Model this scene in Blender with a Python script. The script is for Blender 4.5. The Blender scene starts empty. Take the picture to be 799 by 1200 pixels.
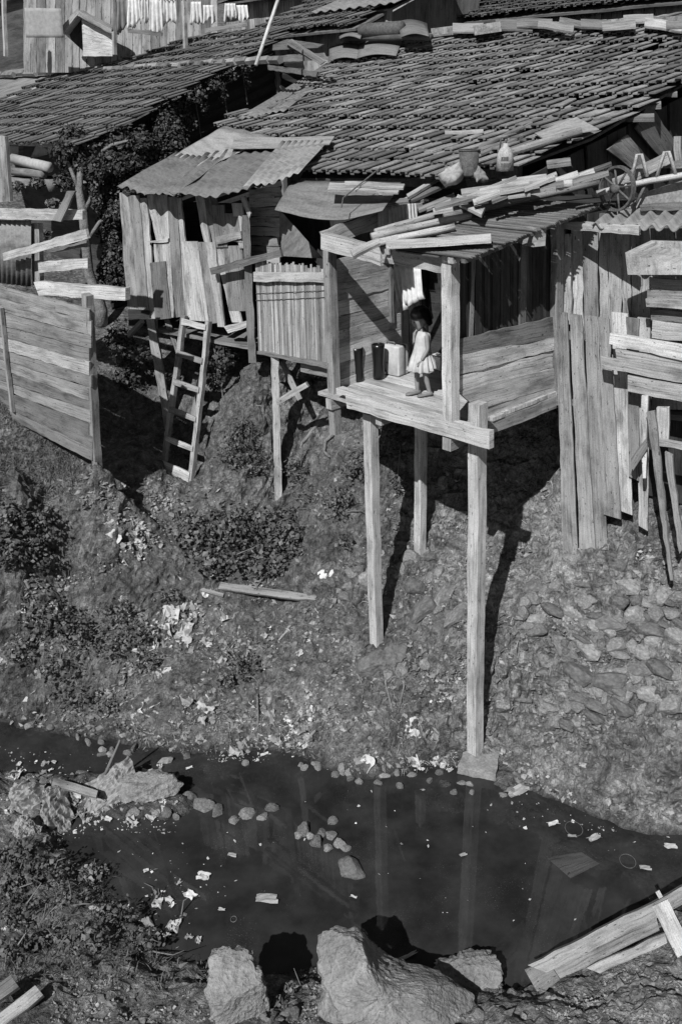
import bpy, math, random
import numpy as np
from mathutils import Vector, noise as mnoise
random.seed(7); RNG = np.random.default_rng(7)
SC = bpy.context.scene
COL = SC.collection
R_ = math.radians

# ------------------------------------------------------------------ camera frame
FPX, PITCH, ROLL, CZ = 1080.0, R_(24.8), R_(2.3), 7.3
V = lambda *a: np.array(a, float)
_f = V(0, math.cos(PITCH), -math.sin(PITCH)); _u = V(0, math.sin(PITCH), math.cos(PITCH)); _r = V(1, 0, 0)
CR = _r*math.cos(ROLL) - _u*math.sin(ROLL)
CU = _u*math.cos(ROLL) + _r*math.sin(ROLL)
CAM = V(0, 0, CZ)
def ray(x, y): return _f + CR*(x-399.5)/FPX + CU*(600-y)/FPX
def at_t(x, y, t): return CAM + t*ray(x, y)
def at_z(x, y, z):
    d = ray(x, y); return CAM + d*((z-CZ)/d[2])
def at_Y(x, y, Y):
    d = ray(x, y); return CAM + d*(Y/d[1])
def proj(P):
    v = np.asarray(P)-CAM; t = v@_f
    return (399.5+FPX*(v@CR)/t, 600-FPX*(v@CU)/t)
def unit(v):
    v = np.asarray(v, float); return v/np.linalg.norm(v)
class Plane:
    def __init__(s, o, n): s.o = np.asarray(o, float); s.n = unit(n)
    def p(s, x, y, off=0.0):
        d = ray(x, y); o = s.o+s.n*off
        return CAM + d*(((o-CAM)@s.n)/(d@s.n))
    def off(s, k): return Plane(s.o+s.n*k, s.n)
PSI = R_(48.3)
BD = V(math.sin(PSI), math.cos(PSI), 0)        # away and to the right: the uphill side of the houses
FD = V(math.cos(PSI), -math.sin(PSI), 0)       # toward the viewer and to the right: along the eaves
Z3 = V(0, 0, 1)
def vplane(o, ang):                            # upright plane whose direction turns ang from the picture plane
    a = R_(ang); return Plane(o, V(-math.sin(a), -math.cos(a), 0))

# ------------------------------------------------------------------ materials
def new_mat(name):
    m = bpy.data.materials.new(name); m.use_nodes = True
    nt = m.node_tree; nt.nodes.clear()
    out = nt.nodes.new('ShaderNodeOutputMaterial'); b = nt.nodes.new('ShaderNodeBsdfPrincipled')
    nt.links.new(b.outputs[0], out.inputs[0])
    b.inputs['Roughness'].default_value = .9
    if 'Specular IOR Level' in b.inputs: b.inputs['Specular IOR Level'].default_value = .2
    return m, nt, b
def N(nt, t, **kw):
    n = nt.nodes.new(t)
    for k, v in kw.items():
        if k in n.inputs: n.inputs[k].default_value = v
        else: setattr(n, k, v)
    return n
def noise(nt, vec, scale, detail=4, rough=.6, dist=0):
    n = N(nt, 'ShaderNodeTexNoise', Scale=scale, Detail=detail, Roughness=rough, Distortion=dist)
    nt.links.new(vec, n.inputs['Vector']); return n.outputs['Fac']
def ramp(nt, fac, stops):
    n = nt.nodes.new('ShaderNodeValToRGB'); e = n.color_ramp.elements
    while len(e) < len(stops): e.new(.5)
    for el, (p, v) in zip(e, stops): el.position = p; el.color = (v, v, v, 1)
    nt.links.new(fac, n.inputs[0]); return n.outputs[0]
def math_(nt, op, a, b):
    n = N(nt, 'ShaderNodeMath', operation=op)
    for i, q in enumerate((a, b)):
        if isinstance(q, (int, float)): n.inputs[i].default_value = q
        else: nt.links.new(q, n.inputs[i])
    return n.outputs[0]
def mul(nt, *q):
    r = q[0]
    for x in q[1:]: r = math_(nt, 'MULTIPLY', r, x)
    return r
def grey(nt, val, b):
    c = N(nt, 'ShaderNodeCombineColor')
    for i in range(3): nt.links.new(val, c.inputs[i])
    nt.links.new(c.outputs[0], b.inputs['Base Color'])
def bump(nt, b, h, strength, dist=.02):
    n = N(nt, 'ShaderNodeBump', Strength=strength, Distance=dist)
    nt.links.new(h, n.inputs['Height']); nt.links.new(n.outputs[0], b.inputs['Normal'])
def mapv(nt, src, scale):
    m = N(nt, 'ShaderNodeMapping'); m.inputs['Scale'].default_value = scale
    nt.links.new(src, m.inputs[0]); return m.outputs[0]
def uvs(nt): return N(nt, 'ShaderNodeUVMap', uv_map='UVMap').outputs[0]
def objc(nt): return N(nt, 'ShaderNodeTexCoord').outputs['Object']
def geo(nt): return N(nt, 'ShaderNodeNewGeometry').outputs['Position']
def tint(nt, amt):
    a = N(nt, 'ShaderNodeAttribute', attribute_name='tint').outputs['Fac']   # one random value per piece
    n = N(nt, 'ShaderNodeMapRange'); n.inputs['To Min'].default_value = 1-amt; n.inputs['To Max'].default_value = 1+amt
    nt.links.new(a, n.inputs[0]); return n.outputs[0]
def wood_mat(name, base, var=.3, grain=1.0, stain=.5):
    m, nt, b = new_mat(name); uv = uvs(nt)
    g = noise(nt, mapv(nt, uv, (1.6, 55, 1)), 1.0, 5, .65, .4)
    g1 = ramp(nt, g, [(.30, .28), (.42, .8), (.55, 1.0), (.72, 1.15)])
    s = noise(nt, mapv(nt, uv, (1.3, 4, 1)), 1.6, 5, .65)
    s1 = ramp(nt, s, [(.3, 1-stain), (.5, .95), (.75, 1.12)])
    big = ramp(nt, noise(nt, mapv(nt, uv, (.55, 1.5, 1)), 1.4, 5, .7), [(.34, .55), (.48, .95), (.66, 1.2)])
    k = noise(nt, mapv(nt, uv, (9, 26, 1)), 1.7, 2, .5)
    k1 = ramp(nt, k, [(.28, .25), (.35, 1.0)])
    f = noise(nt, mapv(nt, uv, (70, 180, 1)), 1.0, 2, .6)
    f1 = ramp(nt, f, [(.3, .68), (.7, 1.22)])
    v = mul(nt, g1, s1, k1, f1, big, tint(nt, var), base)
    grey(nt, v, b)
    bump(nt, b, math_(nt, 'ADD', g, mul(nt, k1, .5)), .5*grain, .008)
    return m
def spotty_mat(name, base, lo=.6, hi=1.3, scale=9, rough=.92, bmp=.5, bd=.02, fine=60, amt=.2, world=False):
    m, nt, b = new_mat(name); c = geo(nt) if world else objc(nt)
    n1 = noise(nt, c, scale, 6, .65); n2 = noise(nt, c, fine, 3, .6)
    v = mul(nt, ramp(nt, n1, [(.3, lo), (.7, hi)]), ramp(nt, n2, [(.3, .75), (.7, 1.25)]), tint(nt, amt), base)
    grey(nt, v, b); b.inputs['Roughness'].default_value = rough
    bump(nt, b, math_(nt, 'ADD', n1, mul(nt, n2, .6)), bmp, bd)
    return m
def plain_mat(name, base, rough=.8, spec=.2, amt=.15):
    m, nt, b = new_mat(name); c = objc(nt)
    n1 = noise(nt, c, 14, 4, .6)
    grey(nt, mul(nt, ramp(nt, n1, [(.3, .8), (.7, 1.15)]), tint(nt, amt), base), b)
    b.inputs['Roughness'].default_value = rough; b.inputs['Specular IOR Level'].default_value = spec
    return m
def leaf_mat(name, base, amt=.45):
    m, nt, b = new_mat(name)
    n1 = noise(nt, geo(nt), 3.0, 3, .6)
    grey(nt, mul(nt, tint(nt, amt), ramp(nt, n1, [(.3, .65), (.7, 1.3)]), base), b)
    b.inputs['Roughness'].default_value = .55; b.inputs['Specular IOR Level'].default_value = .35
    return m
def tin_mat(name, base):
    m, nt, b = new_mat(name); uv = uvs(nt)
    s = noise(nt, mapv(nt, uv, (1.2, 5, 1)), 1.3, 6, .65); q = noise(nt, uv, 22, 4, .7)
    v = mul(nt, ramp(nt, s, [(.3, .5), (.5, .95), (.7, 1.15)]), ramp(nt, q, [(.3, .7), (.6, 1.1)]), tint(nt, .15), base)
    grey(nt, v, b); b.inputs['Roughness'].default_value = .75; bump(nt, b, q, .25, .01)
    return m
M = {}
def setup_materials():
    M['wood'] = wood_mat('weathered_board', .41, .42, 1.2, .6)
    M['wood_pale'] = wood_mat('pale_sawn_timber', .53, .24, 1.1, .5)
    M['wood_fence'] = wood_mat('dark_fence_board', .25, .3)  # low base tone for the left fence boards
    M['wood_dark'] = wood_mat('dark_old_board', .20, .4)
    M['wood_mid'] = wood_mat('grey_rough_board', .32, .42, 1.3, .6)
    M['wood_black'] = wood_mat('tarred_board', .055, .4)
    M['cane'] = wood_mat('split_cane', .38, .45, .6, .35)
    M['reed'] = wood_mat('roof_reed', .15, .45, .6, .4)
    M['tile'] = spotty_mat('clay_tile', .20, .6, 1.35, 4, .95, .4, .01, 45, .42, True)
    M['tile_far'] = spotty_mat('far_clay_tile', .13, .6, 1.4, 7, .95, .4, .01, 45, .35, True)
    M['tin'] = tin_mat('weathered_sheet', .20)
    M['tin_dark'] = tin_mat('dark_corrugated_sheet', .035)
    M['tin_pale'] = tin_mat('pale_sheet', .30)
    M['stone'] = spotty_mat('bank_stone', .23, .45, 1.45, 4, .95, .7, .03, 30, .4)
    M['boulder'] = spotty_mat('pale_boulder', .25, .55, 1.25, 3.5, .95, .9, .04, 38, .1)
    M['concrete'] = spotty_mat('old_concrete', .27, .6, 1.2, 6, .95, .6, .02, 40, .1)
    M['leaf'] = leaf_mat('leaf', .095)
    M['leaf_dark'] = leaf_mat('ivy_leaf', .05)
    M['leaf_pale'] = leaf_mat('weed_leaf', .13)
    M['twig'] = plain_mat('twig', .16)
    M['bark'] = spotty_mat('bark', .22, .5, 1.3, 9, .95, .9, .03, 60, .1)
    M['straw'] = plain_mat('dead_straw', .26, amt=.5)
    M['cloth'] = plain_mat('white_cloth', .62, .95, .1)
    M['cloth_grey'] = plain_mat('grey_cloth', .3, .95, .1, .4)
    M['paper'] = plain_mat('waste_paper', .42, .95, .1, .5)
    M['sack'] = plain_mat('dirty_sack', .3, .95, .1, .1)
    M['earth'] = spotty_mat('dry_mud', .15, .5, 1.4, 5, .95, .7, .03, 40, .3)
    M['shade_black'] = plain_mat('interior_shade_black', .018, .95, .05)  # doorway room: its deep shade is painted in as near-black colour
    M['rubber'] = plain_mat('black_rubber', .008, .28, .5)
    M['iron'] = spotty_mat('rusty_iron', .10, .6, 1.4, 20, .7, .2, .005, 80, .1)
    M['iron_pale'] = spotty_mat('pale_painted_iron', .4, .6, 1.2, 20, .7, .2, .005, 80, .1)
    M['case'] = plain_mat('suitcase_board', .5, .6, .3, .05)
    M['case_dark'] = plain_mat('suitcase_fitting', .12, .5, .4, .05)
    M['skin'] = plain_mat('skin', .25, .55, .35, .04)
    M['hair'] = plain_mat('black_hair', .008, .35, .4, .05)
    M['dress'] = plain_mat('white_dress', .5, .95, .1, .05)
    M['shoe'] = plain_mat('worn_shoe', .17, .7, .3, .05)
    M['plaster'] = spotty_mat('stained_plaster', .3, .6, 1.2, 5, .95, .3, .01, 40, .1)
    M['feature'] = plain_mat('face_dark', .03, .5, .3, .05)

# ------------------------------------------------------------------ mesh builder
class MB:
    def __init__(s): s.v = []; s.f = []; s.uv = []; s.t = []; s.smooth = []
    def add(s, verts, faces, uvs_=None, tint_=None, smooth=False):
        o = len(s.v); s.v.extend([tuple(q) for q in verts])
        if tint_ is None: tint_ = random.random()
        for i, f in enumerate(faces):
            s.f.append(tuple(k+o for k in f))
            s.uv.append(uvs_[i] if uvs_ else [(verts[k][0]+verts[k][2]*.3, verts[k][1]+verts[k][2]) for k in f])
            s.t.append(tint_); s.smooth.append(smooth)
    # quad plank: A-B one edge, D-C the other; extruded backwards along -n
    def plank(s, A, B, C, D, n, th, rough=.008, warp=.009, tint_=None, step=.12):
        A, B, C, D = [np.asarray(q, float) for q in (A, B, C, D)]; n = unit(n)
        if np.linalg.norm(B-A)+np.linalg.norm(C-D) < np.linalg.norm(D-A)+np.linalg.norm(C-B):
            A, B, C, D = B, C, D, A
        L = (np.linalg.norm(B-A)+np.linalg.norm(C-D))/2; W = (np.linalg.norm(D-A)+np.linalg.norm(C-B))/2
        k = max(1, min(24, int(L/step)))
        e = unit(D-A + C-B)
        vs = []; ph = random.uniform(0, 99)
        for i in range(k+1):
            t = i/k; a = A+(B-A)*t; d = D+(C-D)*t
            w = n*warp*mnoise.noise((t*L*1.5, ph, 0))*2
            a = a+w+e*random.uniform(-rough, rough); d = d+w+e*random.uniform(-rough, rough)
            vs += [a, d, d-n*th, a-n*th]
        fs = []; us = []; ou, ov = random.uniform(0, 50), random.uniform(0, 50)
        for i in range(k):
            u0, u1 = ou+L*i/k, ou+L*(i+1)/k; b = 4*i
            for q, (v0, v1) in enumerate(((0, W), (W, W+th), (W+th, 2*W+th), (2*W+th, 2*W+2*th))):
                q2 = (q+1) % 4
                fs.append((b+q, b+q2, b+4+q2, b+4+q)); us.append([(u0, ov+v0), (u0, ov+v1), (u1, ov+v1), (u1, ov+v0)])
        for b in (0, 4*k):
            fs.append((b, b+1, b+2, b+3) if b else (3, 2, 1, 0)); us.append([(ou, ov), (ou, ov+W*.3), (ou+.02, ov+W*.3), (ou+.02, ov)])
        s.add(vs, fs, us, tint_)
    def beam(s, P, Q, w, h, side=None, **kw):           # square timber from P to Q; w along side, h across it
        P = np.asarray(P, float); Q = np.asarray(Q, float); d = unit(Q-P)
        if side is None: side = FD if abs(d@FD) < .9 else BD
        a = unit(side-(side@d)*d); b = np.cross(d, a)
        s.plank(P-a*w/2+b*h/2, Q-a*w/2+b*h/2, Q+a*w/2+b*h/2, P+a*w/2+b*h/2, b, h, **kw)
    def tube(s, pts, rad, n=8, tint_=None, cap=True):
        pts = [np.asarray(p, float) for p in pts]
        if isinstance(rad, (int, float)): rad = [rad]*len(pts)
        vs = []; us = []; fs = []; prev = None; L = 0; ou = random.uniform(0, 40)
        for i, p in enumerate(pts):
            d = unit(pts[min(i+1, len(pts)-1)]-pts[max(i-1, 0)])
            ref = V(0, 0, 1) if abs(d[2]) < .9 else V(1, 0, 0)
            a = unit(np.cross(d, ref)) if prev is None else unit(prev-(prev@d)*d); prev = a
            b = np.cross(d, a)
            for k in range(n):
                t = 2*math.pi*k/n; vs.append(p+rad[i]*(a*math.cos(t)+b*math.sin(t)))
        for i in range(len(pts)-1):
            l = np.linalg.norm(pts[i+1]-pts[i]); c = 2*math.pi*rad[i]
            for k in range(n):
                k2 = (k+1) % n; fs.append((i*n+k, i*n+k2, (i+1)*n+k2, (i+1)*n+k))
                us.append([(ou+L, c*k/n), (ou+L, c*(k+1)/n), (ou+L+l, c*(k+1)/n), (ou+L+l, c*k/n)])
            L += l
        if cap:
            for b in (0, (len(pts)-1)*n):
                f = tuple(range(b, b+n)); f = f if b else f[::-1]; fs.append(f); us.append([(ou, 0)]*n)
        s.add(vs, fs, us, tint_, n > 5)
    def sheet(s, grid, th=0.0, tint_=None, smooth=True, uvscale=1.0):   # grid[i][j] of points
        g = np.asarray(grid, float); a, b = g.shape[:2]
        du = np.linalg.norm(g[-1, 0]-g[0, 0]); dv = np.linalg.norm(g[0, -1]-g[0, 0]); ou = random.uniform(0, 30)
        vs = list(g.reshape(-1, 3)); fs = []; us = []
        def uvq(i, j): return (ou+du*i/(a-1)*uvscale, ou+dv*j/(b-1)*uvscale)
        for i in range(a-1):
            for j in range(b-1):
                q = ((i, j), (i+1, j), (i+1, j+1), (i, j+1))
                fs.append(tuple(x*b+y for x, y in q)); us.append([uvq(*x) for x in q])
        if th:
            nrm = np.zeros_like(g)
            gu = np.gradient(g, axis=0) if a > 1 else 0; gv = np.gradient(g, axis=1)
            nrm = np.cross(gu, gv); nrm /= (np.linalg.norm(nrm, axis=2, keepdims=True)+1e-9)
            o = len(vs); vs += list((g-nrm*th).reshape(-1, 3))
            for i in range(a-1):
                for j in range(b-1):
                    q = ((i, j), (i, j+1), (i+1, j+1), (i+1, j))
                    fs.append(tuple(o+x*b+y for x, y in q)); us.append([uvq(*x) for x in q])
            rim = [(i, 0) for i in range(a)]+[(a-1, j) for j in range(1, b)]+[(i, b-1) for i in range(a-2, -1, -1)]+[(0, j) for j in range(b-2, 0, -1)]
            for k in range(len(rim)):
                p, q = rim[k], rim[(k+1) % len(rim)]
                fs.append((q[0]*b+q[1], p[0]*b+p[1], o+p[0]*b+p[1], o+q[0]*b+q[1])); us.append([uvq(*q), uvq(*p), uvq(*p), uvq(*q)])
        s.add(vs, fs, us, tint_, smooth)
    def rings(s, rings, tint_=None, smooth=True, cap=True):
        n = len(rings[0]); vs = [p for r in rings for p in r]; fs = []
        for i in range(len(rings)-1):
            for k in range(n):
                k2 = (k+1) % n; fs.append((i*n+k, i*n+k2, (i+1)*n+k2, (i+1)*n+k))
        if cap: fs.append(tuple(range(n))[::-1]); fs.append(tuple((len(rings)-1)*n+k for k in range(n)))
        s.add(vs, fs, None, tint_, smooth)
    def build(s, name, mat, parent=None, loc=None):
        me = bpy.data.meshes.new(name)
        if loc is None: loc = PLOC.get(parent.name, V(0, 0, 0)) if parent else V(0, 0, 0)
        loc = np.asarray(loc, float)
        vv = np.asarray(s.v, float)-loc
        me.from_pydata(vv.tolist(), [], s.f)
        uvl = me.uv_layers.new(name='UVMap')
        flat = [c for u in s.uv for q in u for c in q]
        if len(flat) == 2*len(uvl.data): uvl.data.foreach_set('uv', flat)
        at = me.attributes.new('tint', 'FLOAT', 'FACE')
        if len(s.t) == len(me.polygons):
            at.data.foreach_set('value', s.t); me.polygons.foreach_set('use_smooth', s.smooth)
        me.materials.append(mat)
        o = bpy.data.objects.new(name, me); COL.objects.link(o)
        if parent: o.parent = parent; PLOC[o.name] = loc
        else: o.location = loc
        return o
PLOC = {}
def tag(o, label=None, cat=None, group=None, kind=None):
    if label: o['label'] = label
    if cat: o['category'] = cat
    if group: o['group'] = group
    if kind: o['kind'] = kind
    return o
def empty(name, loc, label, cat, group=None):
    o = bpy.data.objects.new(name, None); COL.objects.link(o)
    o.empty_display_size = .2; o.location = tuple(loc); PLOC[o.name] = np.asarray(loc, float)
    return tag(o, label, cat, group)
def center_build(mb, name, mat, label, cat, group=None, kind=None):
    a = np.asarray(mb.v); lo, hi = a.min(0), a.max(0)
    loc = V((lo[0]+hi[0])/2, (lo[1]+hi[1])/2, lo[2])
    return tag(mb.build(name, mat, None, loc), label, cat, group, kind)
def pq(pl, pts, off=0.0): return [pl.p(x, y, off) for x, y in pts]
def stickq(pl, x0, y0, x1, y1, wpx, off=0.0, wpx1=None):
    if wpx1 is None: wpx1 = wpx
    L = math.hypot(x1-x0, y1-y0); nx, ny = -(y1-y0)/L, (x1-x0)/L
    return [pl.p(x0-nx*wpx/2, y0-ny*wpx/2, off), pl.p(x1-nx*wpx1/2, y1-ny*wpx1/2, off),
            pl.p(x1+nx*wpx1/2, y1+ny*wpx1/2, off), pl.p(x0+nx*wpx/2, y0+ny*wpx/2, off)]
def in_poly(x, y, poly):
    c = False; j = len(poly)-1
    for i in range(len(poly)):
        xi, yi = poly[i]; xj, yj = poly[j]
        if (yi > y) != (yj > y) and x < (xj-xi)*(y-yi)/(yj-yi)+xi: c = not c
        j = i
    return c
def from_eval(ob, name):
    dg = bpy.context.evaluated_depsgraph_get(); dg.update()
    me = bpy.data.meshes.new_from_object(ob.evaluated_get(dg)); me.name = name
    return me
setup_materials()

# ------------------------------------------------------------------ key points
ZD = 4.136
PC = at_t(527, 505, 9.2); PL = at_z(395, 455, ZD)
PC = V(PC[0], PC[1], ZD)
Wf = (PC-PL)@FD; PL = PC-FD*Wf
PB = PC+BD*1.75; PK = PL+BD*1.75
plF = Plane(PC, -BD); plR = Plane(PC, FD); plL = Plane(PL, FD); plBack = Plane(PK, -BD)
HUT_L = at_z(165, 380, 4.2); HUT_R = at_z(290, 405, 4.12)
plHut = Plane(HUT_L, V((HUT_R-HUT_L)[1], -(HUT_R-HUT_L)[0], 0))
CAN_L = at_z(302, 412, 4.1); CAN_R = at_z(387, 430, 4.1)
plCane = Plane(CAN_L, V((CAN_R-CAN_L)[1], -(CAN_R-CAN_L)[0], 0))
plRF = vplane(PB+V(0, -.12, 0), 30)
FE_R = at_t(110, 540, 12.0)
plFence = Plane(FE_R, V(-math.sin(R_(44)), -math.cos(R_(44)), 0))

# ------------------------------------------------------------------ terrain
def _cps():
    c = []
    for x, y in ((-80, 838), (0, 845), (60, 858), (120, 868), (220, 882), (345, 885), (440, 912), (520, 920), (590, 924), (680, 948), (799, 978), (900, 1010)):
        c.append(at_z(x, y, 0))                                   # far waterline
    for x, y, d in ((220, 882, .5), (345, 885, .5), (440, 912, .5), (556, 922, .4), (680, 948, .4), (799, 978, .4)):
        p = at_z(x, y, 0); c.append(V(p[0]-.1, p[1]-d, -.28))
    for x, y in ((240, 1128), (330, 1140), (400, 1130), (480, 1150), (600, 1160), (700, 1110), (799, 1060), (900, 1010)):
        p = at_z(x, y, 0); c.append(p); c.append(V(p[0], p[1]+.45, -.25))   # near waterline
    for x, y, z in ((799, 1190, .55), (620, 1195, .5), (440, 1185, .45), (250, 1170, .4), (100, 1170, .42), (0, 1170, .5), (0, 1110, .22)):
        c.append(at_z(x, y, z))
    for x, y, Y in ((80, 690, 10.7), (20, 600, 11.5), (200, 720, 10.5), (340, 740, 10.25), (140, 600, 11.6), (280, 600, 11.7), (60, 780, 9.9), (220, 800, 9.7),
                    (150, 552, 12.05), (188, 543, 12.6), (225, 560, 12.7), (120, 575, 11.5), (195, 512, 13.2), (327, 595, 12.0), (300, 440, 12.55), (395, 640, 10.7), (390, 560, 11.3), (400, 830, 9.1), (440, 760, 9.72), (492, 640, 10.65), (470, 660, 10.5),
                    (520, 800, 9.0), (600, 860, 8.8), (600, 760, 9.1), (615, 640, 10.25), (665, 655, 9.62), (740, 635, 9.25), (785, 680, 8.98), (799, 660, 8.9),
                    (700, 850, 8.25), (700, 760, 8.75), (799, 860, 7.85), (799, 760, 8.4), (880, 700, 8.4), (570, 560, 11.1)):
        c.append(at_Y(x, y, Y))
    c += [V(1.39, 8.62, .06), V(1.3, 8.95, .75), V(1.75, 8.55, .1), V(1.0, 8.75, .1)]
    for x, y, z in ((-30, 915, .22), (30, 925, .2), (90, 928, .17), (150, 926, .12), (205, 928, .04), (40, 965, .16), (90, 965, -.03), (30, 1005, .2), (100, 1035, .05), (160, 1085, .03), (160, 990, -.15), (225, 1060, -.18), (125, 985, -.1), (70, 1085, .24), (40, 882, -.12), (120, 893, -.12)): c.append(at_z(x, y, z))
    c.append(FE_R+V(0, -.02, -.02)); c.append(plFence.p(0, 470, .02)); c.append(plFence.p(0, 545, 1.0))
    for q in ((1.2, 11.3, 2.9), (.2, 12.0, 2.9), (-.5, 12.6, 3.0), (-2.6, 14.3, 3.3), (-1.5, 13.5, 3.3), (-3.4, 13.2, 2.8), (-4, 14.6, 3.4), (-2, 16, 4), (0, 14, 4), (2.2, 12, 3.7), (4, 10.8, 3.7),
              (6, 9.5, 3.6), (5.0, 8.6, 2.6), (-6, 14.5, 3.7), (-9, 15, 4), (-8.5, 12.5, 3), (-8, 10.9, .8), (-9, 9.9, 0), (8, 7, 1.5), (8, 5.9, -.2), (8, 10, 4), (3, 4, .6), (0, 4, .6), (-3, 4, .6), (-7, 4, .6), (-8, 6, .4), (-8, 8, -.2), (8, 4, .6), (8, 16, 4), (3, 16, 4), (0, 16.5, 4), (-9, 17, 4)):
        c.append(V(*q))
    return np.array(c)
CP = _cps()
def _tps_fit(P, lam=.004):
    n = len(P); d = np.linalg.norm(P[:, None, :2]-P[None, :, :2], axis=2)
    K = np.where(d > 0, d*d*np.log(d+1e-12), 0)+lam*np.eye(n)
    A = np.zeros((n+3, n+3)); A[:n, :n] = K; A[:n, n] = 1; A[:n, n+1:] = P[:, :2]; A[n, :n] = 1; A[n+1:, :n] = P[:, :2].T
    b = np.zeros(n+3); b[:n] = P[:, 2]
    return np.linalg.solve(A, b)
TW = _tps_fit(CP)
def ground(X, Y):
    X = np.atleast_1d(np.asarray(X, float)); Y = np.atleast_1d(np.asarray(Y, float))
    x = np.clip(X, -8.8, 8); y = np.clip(Y, 4, 16.5)
    out = np.empty(x.shape)
    for i in range(0, len(x), 20000):
        xx, yy = x[i:i+20000], y[i:i+20000]
        d2 = (xx[:, None]-CP[None, :, 0])**2+(yy[:, None]-CP[None, :, 1])**2
        k = .5*d2*np.log(d2+1e-12)
        out[i:i+20000] = k@TW[:-3]+TW[-3]+TW[-2]*xx+TW[-1]*yy
    out = np.where(Y > 16.5, out+(Y-16.5)*.13, out)
    return out
def gz(x, y): return float(ground([x], [y])[0])
def hit(px, py, lift=0.0):
    d = ray(px, py); ts = np.linspace(5.5, 24, 400); P = CAM+ts[:, None]*d
    g = P[:, 2]-ground(P[:, 0], P[:, 1])-lift
    i = np.argmax(g < 0)
    if g[i] >= 0: i = len(ts)-1
    a = ts[max(i-1, 0)]; b = ts[i]
    ga, gb = g[max(i-1, 0)], g[i]
    t = a+(b-a)*(ga/(ga-gb) if ga != gb else 0)
    return CAM+t*d
def gnormal(x, y):
    e = .06; zx = (gz(x+e, y)-gz(x-e, y))/(2*e); zy = (gz(x, y+e)-gz(x, y-e))/(2*e)
    return unit(V(-zx, -zy, 1))
def fbm(x, y, z, o=5, H=.55):
    s = 0; a = 1; f = 1
    for _ in range(o): s += a*mnoise.noise((x*f, y*f, z*f)); a *= H; f *= 2.1
    return s
# ------------------------------------------------------------------ world, sun, camera
SUN_AZ, SUN_EL = R_(23.0), R_(43.0)          # light travels away from the viewer and to the right
def setup_light():
    w = bpy.data.worlds.new('World'); SC.world = w; w.use_nodes = True
    nt = w.node_tree; bg = nt.nodes['Background']
    sky = nt.nodes.new('ShaderNodeTexSky'); sky.sky_type = 'NISHITA'; sky.sun_disc = False
    sky.sun_elevation = SUN_EL; sky.sun_rotation = math.pi+SUN_AZ; sky.dust_density = .6
    bw = nt.nodes.new('ShaderNodeRGBToBW')
    nt.links.new(sky.outputs[0], bw.inputs[0]); nt.links.new(bw.outputs[0], bg.inputs[0])
    bg.inputs[1].default_value = .05
    l = bpy.data.lights.new('sun', 'SUN'); l.energy = 5.0; l.angle = R_(.5); l.color = (1, 1, 1)
    o = bpy.data.objects.new('sun', l); COL.objects.link(o)
    d = Vector((math.sin(SUN_AZ)*math.cos(SUN_EL), math.cos(SUN_AZ)*math.cos(SUN_EL), -math.sin(SUN_EL)))
    o.rotation_euler = d.to_track_quat('-Z', 'Y').to_euler(); o.location = (-4, -8, 14)
    vs = SC.view_settings
    vs.view_transform = 'Standard'; vs.look = 'None'; vs.exposure = 0.0; vs.gamma = 1.0; vs.use_curve_mapping = False
    c = bpy.data.cameras.new('camera'); co = bpy.data.objects.new('camera', c); COL.objects.link(co)
    c.sensor_fit = 'VERTICAL'; c.angle_y = 2*math.atan(600/FPX); c.clip_end = 800; c.clip_start = .1
    from mathutils import Matrix
    co.matrix_world = Matrix(((CR[0], CU[0], -_f[0], 0), (CR[1], CU[1], -_f[1], 0), (CR[2], CU[2], -_f[2], CZ), (0, 0, 0, 1)))
    SC.camera = co
    SC.cycles.max_bounces = 5; SC.cycles.diffuse_bounces = 1; SC.cycles.glossy_bounces = 3
setup_light()

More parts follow.
